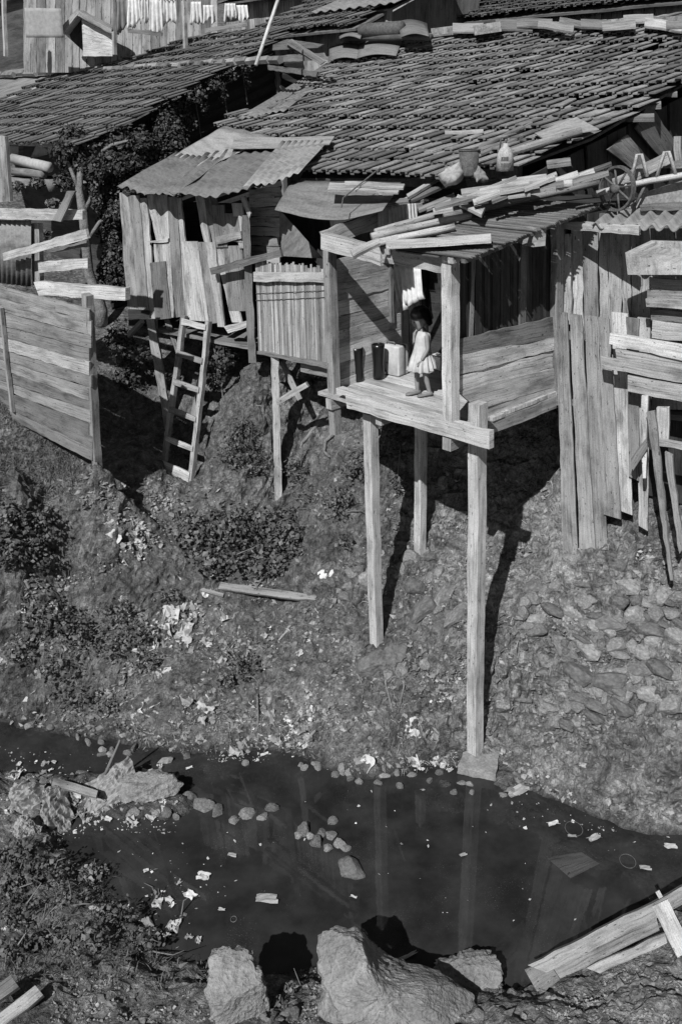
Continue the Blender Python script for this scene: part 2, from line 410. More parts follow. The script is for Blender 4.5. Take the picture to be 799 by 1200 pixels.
def terrain():
    def axis(a, b, st, lo, hi):
        r = list(np.arange(a, b, st)); s = st; q = a
        left = []
        while q > lo: s *= 1.35; q -= s; left.append(q)
        s = st; q = r[-1]; right = []
        while q < hi: s *= 1.35; q += s; right.append(q)
        return np.array(left[::-1]+r+right)
    xs = axis(-5.3, 4.5, .031, -180, 180); ys = axis(4.6, 13.4, .031, -60, 300)
    X, Y = np.meshgrid(xs, ys, indexing='ij'); Z = ground(X.ravel(), Y.ravel()).reshape(X.shape)
    gx = np.gradient(Z, xs, axis=0); gy = np.gradient(Z, ys, axis=1)
    nx, ny, nz = -gx, -gy, np.ones_like(Z); l = np.sqrt(nx*nx+ny*ny+1); nx, ny, nz = nx/l, ny/l, nz/l
    D = np.zeros_like(Z); a, b = X.shape
    for i in range(a):
        for j in range(b):
            x, y, z = X[i, j], Y[i, j], Z[i, j]
            if not (-6 < x < 5.2 and 4.2 < y < 14.5): continue
            steep = 1-nz[i, j]
            f = fbm(x*1.6, y*1.6, z*1.6, 5, .55)
            rid = abs(mnoise.noise((x*3.1, y*3.1, z*4.2)))
            rid2 = abs(mnoise.noise((x*7.1+4, y*7.1, z*9)))
            m6 = mnoise.noise((x*5.5, y*5.5, z*5.5+3)); m14 = abs(mnoise.noise((x*13, y*13, z*13)))
            d = .085*f+.06*m6+.045*(.3-m14)+steep*(.2*(.35-rid)+.10*(.3-rid2))
            st = (z*4.4+1.6*mnoise.noise((x*.9, y*.9, z*.6))+.5*mnoise.noise((x*3, y*3, z*3))) % 1.0
            d += steep*min(1, max(0, (x+.2)/1.2))*.17*(st*st-.35)+.018*mnoise.cell((x*17, y*17, z*17))*(.4+steep)
            if z < .12: d *= max(.15, min(1, (z+.06)/.18))
            D[i, j] = d
    P = np.stack([X+nx*D, Y+ny*D, Z+nz*D], -1).reshape(-1, 3)
    idx = np.arange(a*b).reshape(a, b)
    F_ = np.stack([idx[:-1, :-1], idx[1:, :-1], idx[1:, 1:], idx[:-1, 1:]], -1).reshape(-1, 4)
    me = bpy.data.meshes.new('ground'); me.from_pydata(P.tolist(), [], F_.tolist())
    global TG; TG = (xs, ys, P.reshape(a, b, 3)[:, :, 2])
    m, nt, bs = new_mat('bank_earth'); p = geo(nt)
    n1 = noise(nt, p, 1.1, 6, .65); n2 = noise(nt, p, 6.5, 6, .7, .6); n3 = noise(nt, p, 42, 4, .7)
    vor = N(nt, 'ShaderNodeTexVoronoi', Scale=13.0); nt.links.new(p, vor.inputs['Vector'])
    v = mul(nt, ramp(nt, n1, [(.3, .55), (.5, .95), (.7, 1.35)]), ramp(nt, n2, [(.30, .3), (.5, 1.0), (.68, 1.8)]), ramp(nt, n3, [(.3, .6), (.55, 1.05), (.72, 1.7)]),
            ramp(nt, vor.outputs['Distance'], [(0, 1.25), (.6, .8)]), .19)
    sp0 = N(nt, 'ShaderNodeSeparateXYZ'); nt.links.new(p, sp0.inputs[0])
    cl = N(nt, 'ShaderNodeMapRange', interpolation_type='SMOOTHSTEP'); cl.inputs['From Min'].default_value = .9; cl.inputs['From Max'].default_value = 2.3; cl.inputs['To Min'].default_value = 1.0; cl.inputs['To Max'].default_value = 1.6
    nt.links.new(math_(nt, 'ADD', sp0.outputs[0], mul(nt, n1, .8)), cl.inputs[0]); v = mul(nt, v, cl.outputs[0])     # paler clay to the right
    sep = N(nt, 'ShaderNodeSeparateXYZ'); nt.links.new(p, sep.inputs[0])
    wet = N(nt, 'ShaderNodeMapRange'); wet.inputs['From Min'].default_value = .0; wet.inputs['From Max'].default_value = .16
    wet.inputs['To Min'].default_value = .35; wet.inputs['To Max'].default_value = 1.0
    nt.links.new(sep.outputs[2], wet.inputs[0])
    grey(nt, mul(nt, v, wet.outputs[0]), bs)
    bs.inputs['Roughness'].default_value = .95
    bump(nt, bs, math_(nt, 'ADD', math_(nt, 'ADD', n2, mul(nt, n3, .45)), mul(nt, vor.outputs['Distance'], -.5)), 1.0, .11)
    me.materials.append(m)
    o = bpy.data.objects.new('ground', me); COL.objects.link(o); tag(o, 'bare littered earth bank sloping down to the dark creek', kind='structure')
    # water
    mb = MB(); mb.add([(-60, 2, 0), (60, 2, 0), (60, 12.4, 0), (-60, 12.4, 0)], [(0, 1, 2, 3)])
    m, nt, bs = new_mat('creek_water'); p = geo(nt)
    n1 = noise(nt, p, 2.2, 5, .6); n2 = noise(nt, p, 30, 3, .6)
    scum = ramp(nt, noise(nt, p, 75, 3, .75), [(.60, .0), (.70, .13)])
    scum2 = ramp(nt, noise(nt, p, 1.3, 4, .65), [(.5, 0.0), (.62, 1.0)])
    grey(nt, math_(nt, 'ADD', mul(nt, scum, scum2), ramp(nt, n1, [(.35, .016), (.7, .038)])), bs)
    bs.inputs['Roughness'].default_value = .015; bs.inputs['IOR'].default_value = 1.4; bs.inputs['Specular IOR Level'].default_value = .5
    bump(nt, bs, math_(nt, 'ADD', noise(nt, p, 7, 3, .5), mul(nt, n2, .2)), .012, .02)
    o = mb.build('water', m); tag(o, 'dark still creek water with floating scum', kind='structure')
terrain()
def surf(X, Y):                                   # height of the finished, roughened surface
    xs, ys, Z = TG
    i = np.clip(np.searchsorted(xs, X)-1, 0, len(xs)-2); j = np.clip(np.searchsorted(ys, Y)-1, 0, len(ys)-2)
    u = np.clip((X-xs[i])/(xs[i+1]-xs[i]), 0, 1); v = np.clip((Y-ys[j])/(ys[j+1]-ys[j]), 0, 1)
    return Z[i, j]*(1-u)*(1-v)+Z[i+1, j]*u*(1-v)+Z[i, j+1]*(1-u)*v+Z[i+1, j+1]*u*v
def hits(px, py):
    px = np.asarray(px, float); py = np.asarray(py, float)
    D = _f[None]+CR[None]*((px-399.5)/FPX)[:, None]+CU[None]*((600-py)/FPX)[:, None]
    ts = np.linspace(5.5, 20, 420); out = np.zeros((len(px), 3)); done = np.zeros(len(px), bool); prev = None
    for t in ts:
        P = CAM+t*D; g = P[:, 2]-surf(P[:, 0], P[:, 1])
        new = (g < 0) & ~done
        out[new] = P[new]; done |= new
    out[~done] = (CAM+20*D)[~done]
    out[:, 2] = surf(out[:, 0], out[:, 1])
    return out
_TS = np.linspace(5.5, 20, 700)
def hit(px, py, lift=0.0):
    P = CAM+_TS[:, None]*ray(px, py); g = P[:, 2]-surf(P[:, 0], P[:, 1]); i = int(np.argmax(g < 0)) if (g < 0).any() else len(_TS)-1
    p = P[i].copy(); p[2] = surf(p[0:1], p[1:2])[0]; return p
def gz(x, y): return float(surf(np.array([x]), np.array([y]))[0])
def gnormal(x, y):                                # normal of the smooth underlying slope
    e = .06; q = ground([x+e, x-e, x, x], [y, y, y+e, y-e])
    return unit(V(-(q[0]-q[1])/(2*e), -(q[2]-q[3])/(2*e), 1))

# ------------------------------------------------------------------ tiled roofs
def tile_field(mb, o, c, s, W, E, poly, iu, iv, rise=.062, jit=1.0, miss=.004):
    n = unit(np.cross(c, s));
    if n[2] < 0: n = -n
    prof = [(-.02, .2), (.0, .9), (.08, 1.0), (.44, .98), (.50, .90), (.50, .66), (.36, .60), (.34, -.05), (.62, -.05), (.62, .28), (.60, .44), (.98, .42)]
    for j in range(*iv):
        sh = random.uniform(-.02, .02)*jit
        for i in range(*iu):
            m = o+c*((i+.5)*W+sh)+s*((j+.5)*E)
            x, y = proj(m)
            if not in_poly(x, y, poly) or random.random() < miss: continue
            du = random.gauss(0, .006)*jit; dv = random.gauss(0, .012)*jit; sk = random.gauss(0, .012)*jit; lift = abs(random.gauss(0, .004))*jit
            o2 = n*(.05*mnoise.noise((m[0]*.7, m[1]*.7, 3))+.02*mnoise.noise((m[0]*2.5, m[1]*2.5, 9)))
            if random.random() < .018*jit: dv -= random.uniform(.03, .12); sk += random.gauss(0, .04)
            lo = []; hi = []; bt = []
            for u, h in prof:
                base = o+o2+c*(i*W+u*W*1.02+sh+du)
                lo.append(base+s*(j*E+dv)+c*(-sk)+n*(h*rise+.060+lift))
                hi.append(base+s*((j+1)*E+.05+dv)+c*sk+n*(h*rise+.004))
                bt.append(base+s*(j*E+dv)+c*(-sk)+n*(h*rise+.042+lift))
            k = len(prof); vs = lo+hi+bt
            fs = [(q, q+1, k+q+1, k+q) for q in range(k-1)]+[(2*k+q, 2*k+q+1, q+1, q) for q in range(k-1)]
            fs += [(2*k, 0, k), (k-1, 3*k-1, 2*k-1)]
            mb.add(vs, fs, None, None, False)
def slope_dir(al):
    a = R_(al); return BD*math.cos(a)+Z3*math.sin(a)

# --- the big tiled house behind the shacks
def big_house():
    anc = at_t(350, 206, 11.7); s = slope_dir(15.5); c = FD
    n = unit(np.cross(c, s)); pl = Plane(anc, n)
    root = empty('tiled_house', V(anc[0]+1, anc[1]+2, 4), 'large clay-tiled house roof rising behind the plank shacks', 'house')
    mb = MB()
    poly = [(340, 212), (365, 190), (388, 174), (400, 166), (345, 166), (256, 153), (272, 139), (318, 134), (333, 122), (358, 108), (379, 92), (406, 68), (440, 58), (500, 42), (830, 20),
            (830, 92), (765, 116), (705, 150), (694, 167), (645, 184), (612, 197), (560, 207), (480, 213), (345, 213)]
    tile_field(mb, anc, c, s, .225, .39, poly, (-24, 36), (-1, 22), .052, .75)
    roof = mb.build('roof', M['tile'], root)
    # ridge caps
    mb = MB()
    for k in range(26):
        x0 = 520+k*13.5; 
        a = pl.p(x0, 36-(x0-520)*.045, .05); b = pl.p(x0+15, 36-(x0-505)*.045, .07)
        mb.tube([a, b], [.05, .06], 5)
    mb.build('ridge_cap', M['tile'], roof)
    # underside deck and rafters
    mb = MB()
    q = pq(pl, [(352, 209), (480, 209), (612, 192), (692, 162), (830, 80), (830, 24), (430, 62)], -.045)
    mb.add(q+[p-n*.03 for p in q], [tuple(range(7)), tuple(range(13, 6, -1))]+[(i, 7+i, 7+(i+1) % 7, (i+1) % 7) for i in range(7)])
    mb.build('roof_boarding', M['wood_dark'], root)
    # rafter ends poking out beyond the verge
    for x0, y0, x1, y1 in ((768, 95, 787, 94), (760, 108, 793, 107), (732, 122, 774, 120), (724, 136, 766, 135), (640, 190, 668, 186)):
        m2 = MB(); m2.plank(*stickq(pl, x0, y0, x1, y1, 4.5, -.05), n, .05); m2.build('batten_end', M['wood_mid'], roof)
    # gable wall on the right, dark boards in the shade
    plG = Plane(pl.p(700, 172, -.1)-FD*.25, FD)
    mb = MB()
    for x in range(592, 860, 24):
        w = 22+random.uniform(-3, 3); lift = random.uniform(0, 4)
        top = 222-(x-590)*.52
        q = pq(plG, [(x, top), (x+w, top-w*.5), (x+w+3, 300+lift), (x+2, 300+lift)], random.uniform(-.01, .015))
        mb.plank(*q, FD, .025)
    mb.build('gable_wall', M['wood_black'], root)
    # lower and rear walls
    mb = MB()
    a0 = anc+s*.35-n*.2; a1 = a0+FD*2.6
    mb.plank(a0, a1, V(a1[0], a1[1], 3.9), V(a0[0], a0[1], 3.9), -BD, .04)
    b0 = anc-FD*.3+s*5.2-n*.2
    mb.plank(b0, b0+FD*6, V(*(b0+FD*6)[:2], 3.9), V(*b0[:2], 3.9), BD, .04)
    mb.build('wall', M['wood_black'], root)
    # a board leaning in the sunlight against the gable
    for qd, mt in (([(745, 150), (760, 120), (790, 165), (782, 195)], 'wood_dark'), ([(712, 175), (735, 158), (764, 190), (748, 205)], 'wood_mid')):
        m2 = MB(); m2.plank(*pq(plG, qd, .12), FD, .025); center_build(m2, 'leaning_board', M[mt],
            'grey board leaning in sun against the dark gable wall, '+('upper right one' if mt == 'wood_dark' else 'lower one beside the iron wheel'), 'board', 'boards leaning on the dark gable')
    return root, pl, anc, s, n
BIG, plBig, anc_big, s_big, n_big = big_house()

# --- left tiled house
def left_house():
    e = at_t(100, 163, 15.0); s = slope_dir(19.3); n = unit(np.cross(FD, s)); pl = Plane(e, n)
    root = empty('tiled_house', V(e[0]-2, e[1]+2, 3.5), 'older tiled house at upper left with ivy over its verge', 'house')
    o = e-FD*.25*26
    mb = MB()
    poly = [(-40, 168), (100, 171), (150, 146), (192, 122), (336, 45), (330, 34), (-40, 78)]
    tile_field(mb, o, FD, s, .25, .38, poly, (0, 30), (-1, 14), .05, 1.0)
    roof = mb.build('roof', M['tile_far'], root)
    mb = MB()
    for k in range(28):
        x0 = -12+k*13.0; y0 = 88-(x0)*.055
        if x0 > 315: break
        mb.tube([pl.p(x0, y0, .05), pl.p(x0+15.5, y0-1.0+random.uniform(-1.5, 1.5), .075)], [.055, .066], 5)
    mb.build('ridge_cap', M['tile'], roof)
    mb = MB()
    q = pq(pl, [(-60, 166), (102, 166), (333, 46), (-60, 90)], -.045)
    mb.add(q+[p-n*.03 for p in q], [(0, 1, 2, 3), (7, 6, 5, 4), (0, 4, 5, 1), (1, 5, 6, 2), (2, 6, 7, 3), (3, 7, 4, 0)])
    mb.build('roof_boarding', M['wood_dark'], root)
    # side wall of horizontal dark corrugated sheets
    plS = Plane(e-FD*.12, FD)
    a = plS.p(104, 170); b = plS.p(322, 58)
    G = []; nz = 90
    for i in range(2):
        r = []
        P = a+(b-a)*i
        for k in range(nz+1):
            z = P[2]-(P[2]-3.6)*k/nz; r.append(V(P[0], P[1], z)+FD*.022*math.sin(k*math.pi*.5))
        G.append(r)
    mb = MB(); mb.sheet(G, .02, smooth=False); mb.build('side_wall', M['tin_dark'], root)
    mb = MB(); mb.beam(V(b[0], b[1], 3.6)+FD*.03, b+Z3*.1+FD*.03, .1, .1); mb.build('corner_post', M['wood_dark'], root)
    # back wall beyond the corner, facing the viewer
    mb = MB(); G = []
    for i in range(2):
        r = []
        P = V(b[0], b[1], b[2]-.2)+FD*.75*i
        for k in range(18):
            r.append(V(P[0], P[1], P[2]-k*.045)-BD*(.012*math.sin(k*math.pi*.5)-.05))
        G.append(r)
    mb.sheet(G, .02, smooth=False); mb.build('rear_wall', M['tin_dark'], root)
    # front wall, set back in the shade
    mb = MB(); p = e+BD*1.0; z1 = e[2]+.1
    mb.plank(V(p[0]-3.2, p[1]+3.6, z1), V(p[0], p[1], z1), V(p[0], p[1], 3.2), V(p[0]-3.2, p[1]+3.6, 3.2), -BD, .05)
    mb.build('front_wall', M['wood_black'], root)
    mb = MB()                                              # timber under the eave
    mb.plank(*pq(vplane(e+BD*.1, 42), [(-5, 163), (62, 167), (62, 173), (-5, 168)]), -BD, .05); mb.build('eave_beam', M['wood_pale'], root)
    return root, pl, e
LH, plLeft, e_left = left_house()

# --- rusty sheets over the left hut, lying against the tiles' left edge
def sheet_corr(mb, pl, q, across, amp=.018, waves=10, bend=0.0, off=0.0, nv=6, tj=.0):
    P = pq(pl, q, off); G = []; nu = waves*6
    for i in range(nu+1):
        u = i/nu; r = []
        for j in range(nv+1):
            v = j/nv
            p = (P[0]*(1-u)+P[1]*u)*(1-v)+(P[3]*(1-u)+P[2]*u)*v
            p = p+pl.n*(amp*math.sin(u*waves*2*math.pi)+bend*math.sin(u*math.pi*2.2+1)*v+.012*mnoise.noise(tuple(p*2)))
            if v == 1: p = p+unit(P[3]-P[0])*tj*mnoise.noise((u*9, 3, 0))
            r.append(p)
        G.append(r)
    mb.sheet(G, .006)
def plane3(a, b, c):
    n = unit(np.cross(b-a, c-a)); return Plane(a, n if n[2] > 0 else -n)
plOld = Plane(at_t(350, 208, 10.9), n_big)
plHR = plane3(plOld.p(140, 222), plOld.p(320, 226), plBig.p(402, 72, .08))
def hut():
    root = empty('plank_hut', V(HUT_L[0]+.8, HUT_L[1]-.2, 3.0), 'small hut of upright weathered boards on leaning posts, rusty sheet roof', 'hut')
    pl = plHut; n = pl.n
    # front wall boards: x at top left/right, x at bottom right/left, y top, y bottom
    B = [(140, 152, 164, 151, 226, 382, 'wood_mid'), (150, 163, 176, 164, 229, 380, 'wood'), (163, 172, 184, 176, 232, 388, 'wood'), (172, 196, 199, 183, 228, 281, 'wood'), (180, 200, 204, 186, 284, 374, 'wood'),
         (196, 207, 217, 206, 231, 372, 'wood_mid'), (206, 212, 226, 218, 232, 372, 'wood'), (229, 239, 247, 239, 229, 286, 'wood'), (238, 246, 259, 250, 230, 284, 'wood_mid'), (245, 253, 262, 255, 232, 285, 'wood')]
    L = [(212, 231, 245, 221, 283, 372, 'wood'), (231, 241, 255, 245, 284, 378, 'wood'), (241, 252, 263, 255, 284, 382, 'wood'), (250, 262, 284, 272, 286, 378, 'wood')]
    D = [(248, 262, 266, 253, 240, 286, 'wood_mid'), (259, 279, 284, 266, 250, 284, 'wood'), (262, 283, 291, 268, 288, 366, 'wood'), (272, 284, 290, 280, 238, 290, 'wood_mid')]
    groups = {}
    for a, b, c, d, y0, y1, mt in B+L+D:
        groups.setdefault(mt, MB()).plank(*pq(pl, [(a, y0), (b, y0), (c, y1+random.uniform(-3, 5)), (d, y1+random.uniform(-3, 5))], random.uniform(-.012, .02)), n, .025, tint_=random.random())
    for mt, mb in groups.items(): mb.build('front_wall', M[mt], root)
    # skewed patch board and the two short ledges
    mb = MB(); mb.plank(*pq(pl, [(173, 283), (197, 279), (197, 284), (173, 284)], .04), n, .03); mb.build('sill', M['wood'], root)
    mb = MB(); mb.plank(*pq(pl, [(252, 278), (282, 271), (283, 280), (254, 287)], .05), n, .03); mb.build('cross_board', M['wood'], root)
    mb = MB(); mb.plank(*pq(pl, [(176, 308), (194, 306), (200, 373), (182, 375)], .034), n, .012); mb.build('stained_board', M['wood_dark'], root)
    mb = MB(); mb.plank(*pq(pl, [(150, 362), (175, 364), (176, 381), (151, 381)], .03), n, .02); mb.build('dark_patch', M['wood_black'], root)
    mb = MB(); mb.plank(*pq(pl, [(263, 383), (291, 376), (291, 383), (268, 390)], .06), n, .1); mb.build('floor_ledge', M['wood_pale'], root)
    # door post between hut and balcony
    mb = MB(); mb.beam(pl.p(288, 252, .06), pl.p(296, 424, .06), .1, .09, side=V(1, 0, 0)); mb.build('door_post', M['wood_mid'], root)
    mb = MB(); mb.plank(*pq(pl, [(281, 232), (286, 230), (294, 250), (292, 256)], .1), n, .03); mb.build('post_cap', M['wood'], root)
    # small boards right of the post (recessed side wall)
    plr = pl.off(-.35); mb = MB()
    for k in range(8):
        y = 222+k*11; mb.plank(*pq(plr, [(292, y), (328, y-3+k*.8), (328, y+8+k*.8), (292, y+10)], random.uniform(0, .02)), n, .02)
    mb.build('recess_wall', M['wood'], root)
    # interior: dark back and floor so that it is a room
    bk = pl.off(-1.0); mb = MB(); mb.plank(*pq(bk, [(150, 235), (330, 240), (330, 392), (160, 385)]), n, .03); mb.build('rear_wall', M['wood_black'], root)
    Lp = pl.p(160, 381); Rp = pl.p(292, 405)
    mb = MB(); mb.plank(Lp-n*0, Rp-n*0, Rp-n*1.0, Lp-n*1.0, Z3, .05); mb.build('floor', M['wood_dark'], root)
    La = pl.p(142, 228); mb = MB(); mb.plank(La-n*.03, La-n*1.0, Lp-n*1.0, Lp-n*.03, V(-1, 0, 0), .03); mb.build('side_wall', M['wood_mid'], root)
    # legs under the hut
    for x0, y0, x1, y1, w, off in ((177, 374, 200, 508, .115, .05), (246, 388, 222, 520, .1, -.25), (195, 372, 209, 412, .07, -.1)):
        mb = MB(); a = pl.p(x0, y0, off); b = pl.p(x1, y1, off); mb.beam(a, b, w, w, side=V(1, 0, 0)); mb.build('post', M['wood_mid'], root)
    mb = MB(); mb.beam(pl.p(167, 376, .1), pl.p(152, 393, .05), .06, .06); mb.build('bracket', M['wood'], root)
    # roof sheets
    def sh(q, off, waves, mt, bend=0.02, amp=.016, tj=.08):
        mb = MB(); sheet_corr(mb, plHR, q, 0, amp, waves, bend, off, 6, tj); mb.build('roof_sheet', M[mt], root)
    sh([(382, 75), (412, 69), (334, 130), (278, 140)], -.035, 7, 'tin', .0, .014, .02)
    m3 = MB(); sheet_corr(m3, plBig, [(396, 72), (500, 58), (400, 152), (285, 154)], 0, .012, 14, .0, -.025, 6, .02); m3.build('roof_sheet', M['tin'], root)
    sh([(262, 148), (322, 160), (236, 200), (205, 183)], -.06, 3, 'tin_pale', .01, .006)
    sh([(205, 180), (262, 186), (208, 230), (138, 221)], -.05, 8, 'tin', .03, .014, .12)
    sh([(240, 180), (352, 168), (308, 222), (196, 232)], -.065, 9, 'tin', .03, .016, .12)
    sh([(330, 166), (384, 166), (352, 204), (285, 222)], .0, 7, 'tin_pale', .02, .012, .1)
    mb = MB(); mb.plank(*pq(plHR, [(276, 160), (392, 160), (386, 169), (270, 174)], .01), plHR.n, .012); mb.build('roof_sheet', M['tin_pale'], root)
    return root
HUT = hut()
# ------------------------------------------------------------------ balcony of split cane beside the hut
def balcony():
    root = empty('cane_balcony', V(CAN_L[0]+.4, CAN_L[1]-.4, 2.2), 'balcony screened with upright split cane under a sagging sheet awning', 'balcony')
    pl = plCane; n = pl.n
    mb = MB(); N_ = 46
    for k in range(N_):
        u = k/N_; v = (k+.93)/N_
        xt = 299+(386-299)*u; xt2 = 299+(386-299)*v; xb = 303+(389-303)*u; xb2 = 303+(389-303)*v
        yt = 306+u*8+random.uniform(-3, 3); yb = 411+u*15
        mb.plank(*pq(pl, [(xt, yt), (xt2, yt), (xb2, yb), (xb, yb)], random.uniform(-.006, .006)), n, .012, .002, .003, step=.4)
    mb.build('cane_screen', M['cane'], root)
    mb = MB(); mb.plank(*pq(pl, [(297, 319), (386, 320), (386, 331), (297, 330)], .06), n, .05); mb.build('top_rail', M['wood'], root)
    mb = MB(); mb.plank(*pq(pl, [(301, 411), (390, 428), (390, 433), (301, 415)], .05), n, .5); mb.build('floor_edge', M['wood_mid'], root)
    mb = MB(); mb.plank(*pq(pl, [(352, 424), (390, 430), (390, 444), (352, 436)], -.05), n, .06); mb.build('joist', M['wood_mid'], root)
    mb = MB()
    for y in (344, 352, 330): mb.tube([pl.p(300, y, .012), pl.p(345, y-2, .016), pl.p(388, y-4, .012)], .004, 5)
    mb.build('wire', M['iron'], root)
    # support post and braces under it
    mb = MB(); mb.beam(pl.p(322, 414, -.03), pl.p(327, 600, -.03), .1, .1, side=V(1, 0, 0)); mb.build('post', M['wood_pale'], root)
    mb = MB(); mb.beam(pl.p(325, 472, .06), pl.p(360, 450, -.1), .07, .05, side=Z3); mb.build('brace', M['wood'], root)
    mb = MB(); mb.beam(pl.p(330, 424, -.3), pl.p(352, 468, -.3), .06, .05); mb.build('brace', M['wood_mid'], root)
    # awning: a sagging grey sheet and the hanging triangle beneath
    aw = plOld; mb = MB()
    P = pq(aw, [(342, 212), (470, 214), (448, 248), (322, 246)], -.13); G = []
    for i in range(13):
        u = i/12; r = []
        for j in range(7):
            v = j/6; p = (P[0]*(1-u)+P[1]*u)*(1-v)+(P[3]*(1-u)+P[2]*u)*v
            r.append(p+Z3*(-.10*math.sin(u*math.pi)*v+.012*mnoise.noise(tuple(p*4))))
        G.append(r)
    mb.sheet(G, .008); mb.build('awning', M['tin'], root)
    pb = pl.off(-.45); mb = MB()
    mb.add(pq(pb, [(327, 245), (378, 303), (330, 300)])+[q-n*.01 for q in pq(pb, [(327, 245), (378, 303), (330, 300)])], [(0, 2, 1), (3, 4, 5), (0, 1, 4, 3), (1, 2, 5, 4), (2, 0, 3, 5)])
    mb.build('side_sheet', M['tin'], root)
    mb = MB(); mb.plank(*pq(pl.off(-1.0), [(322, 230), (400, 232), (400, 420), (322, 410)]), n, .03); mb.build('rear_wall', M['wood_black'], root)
    mb = MB(); mb.beam(pl.p(248, 318, .1), pl.p(330, 296, .02), .09, .04, side=Z3); mb.build('cross_rail', M['wood_mid'], root)
    # boards lying on the awning
    for k, (q, mt) in enumerate((([(386, 214), (470, 218), (466, 226), (384, 222)], 'wood_pale'), ([(404, 212), (474, 215), (472, 220), (404, 217)], 'wood'))):
        mb = MB(); mb.plank(*pq(aw, q, .02+.03*k), n_big, .02); center_build(mb, 'loose_board', M[mt], ('wide pale board lying flat along the tile eave above the awning', 'narrow board lying on top of the wide pale board at the tile eave')[k], 'board', 'boards lying on the roofs')
    mb = MB(); mb.tube([aw.p(446, 196, .12), aw.p(402, 232, .03), aw.p(400, 243, 0)], .008, 5); center_build(mb, 'bent_rod', M['iron'], 'thin bent metal rod lying across the grey awning', 'rod')
balcony()

# ------------------------------------------------------------------ the stilted porch shack
ROOFP = {}
def porch():
    root = empty('stilt_shack', V(1.39, 8.62, .1), 'open porch shack on tall timber stilts over the creek, roof strewn with planks', 'shack')
    n = plF.n; nr = plR.n
    # deck planks run along the front edge
    mb = MB(); k = 9; dep = 1.78
    for i in range(k):
        a = dep*i/k; b = dep*(i+.975)/k; e0 = -.05+random.uniform(-.03, .02); e1 = Wf+.03+random.uniform(-.02, .04)
        mb.plank(PL+FD*e0+BD*a, PL+FD*e1+BD*a, PL+FD*e1+BD*b, PL+FD*e0+BD*b, Z3, .04, .003, .003)
    mb.build('deck', M['wood_pale'], root)
    # front floor beam running past the corner
    mb = MB(); mb.plank(*pq(plF, [(404, 463), (573, 506), (573, 526), (406, 478)], .07), n, .07); mb.build('floor_beam', M['wood_pale'], root)
    mb = MB(); mb.plank(*pq(plF, [(394, 455), (548, 500), (548, 506), (394, 460)], .05), n, .1); mb.build('deck_edge', M['wood_pale'], root)
    mb = MB(); a = PC-BD*.05-Z3*.12; mb.beam(a, a+BD*1.9, .1, .14); mb.build('joist', M['wood_mid'], root)
    mb = MB(); a = PL+FD*.9-Z3*.12; mb.beam(a, a+BD*1.7, .1, .12); mb.build('joist', M['wood_mid'], root)
    mb = MB(); a = PL+FD*.1-Z3*.12; mb.beam(a, a+BD*1.7, .1, .12); mb.build('joist', M['wood_mid'], root)
    # posts
    def post(x0, y0, x1, y1, Y, w, mt='wood_pale', dz=.15):
        a = at_Y(x0, y0, Y); b = at_Y(x1, y1, Y); b = b+(b-a)/np.linalg.norm(b-a)*dz
        m = MB(); m.beam(a, b, w, w, rough=.004, warp=.006); m.build('post', M[mt], root)
    post(560, 472, 556, 893, PC[1]-.02, .135, 'wood_pale', .04)
    post(434, 484, 441, 760, 9.74, .12)
    post(493, 500, 492, 640, 10.6, .11, 'wood')
    post(527, 298, 528, 508, PC[1]-.02, .12, 'wood_pale', 0)
    post(386, 288, 393, 508, PL[1]+.0, .10, 'wood', 0)
    # front top beams
    mb = MB(); mb.plank(*pq(plF, [(376, 273), (446, 290), (446, 311), (376, 292)], .10), n, .06); mb.build('top_beam', M['wood_pale'], root)
    mb = MB(); mb.plank(*pq(plF, [(444, 287), (522, 299), (522, 321), (444, 307)], .08), n, .05); mb.build('top_beam', M['wood_pale'], root)
    # left rafter rising to the back
    mb = MB(); mb.plank(*pq(plL, [(378, 272), (545, 205), (547, 224), (386, 290)], -.02), FD, .05); mb.build('rafter', M['wood'], root)
    mb = MB(); mb.beam(at_Y(448, 222, 10.6), at_Y(449, 275, 10.6), .07, .07); mb.build('rafter_post', M['wood'], root)
    # left wall boards
    ys = [(303, 318, 291, 305), (316, 333, 305, 320), (332, 353, 320, 338), (354, 371, 339, 357), (372, 391, 358, 371), (390, 409, 367, 386), (409, 428, 386, 402), (428, 448, 402, 420), (446, 462, 420, 436)]
    xr = [455, 455, 455, 455, 455, 470, 470, 470, 470]; mb = MB(); mb2 = MB()
    for k, (a, b, c, d) in enumerate(ys):
        (mb if k % 3 else mb2).plank(*pq(plL, [(388+random.uniform(-1, 4), a+1), (xr[k], c), (xr[k], d+.8), (389+random.uniform(-1, 3), b+1)], random.uniform(-.004, .012)), FD, .022)
    mb.build('left_wall', M['wood'], root); mb2.build('left_wall', M['wood_pale'], root)
    mb = MB(); mb.beam(plL.p(457, 300, .02), plL.p(459, 378, .02), .05, .04); mb.build('wall_batten', M['wood_mid'], root)
    # back wall: boards and an open dark doorway
    mb = MB()
    for i, (x0, x1) in enumerate(((452, 462), (462.5, 471), (471.5, 479), (479.5, 492))):
        mb.plank(*pq(plBack, [(x0, 300), (x1, 300), (x1, 430), (x0, 430)], -.02+.01*(i % 2)), n, .025)
    mb.build('rear_wall', M['wood'], root)
    mb = MB(); mb.plank(*pq(plBack, [(440, 290), (660, 240), (660, 300), (440, 312)], -.02), n, .03); mb.build('rear_wall', M['wood_dark'], root)
    dk = Plane(plBack.o+BD*1.0, -BD); mb = MB(); mb.plank(*pq(dk, [(440, 270), (670, 270), (670, 470), (440, 470)]), n, .03); mb.build('room_wall', M['shade_black'], root)
    mb = MB(); a = PK+Z3*1.95-BD*.1; mb.plank(a, a+FD*2.2, a+FD*2.2+BD*1.15, a+BD*1.15, Z3, .04); mb.build('room_ceiling', M['wood_black'], root)
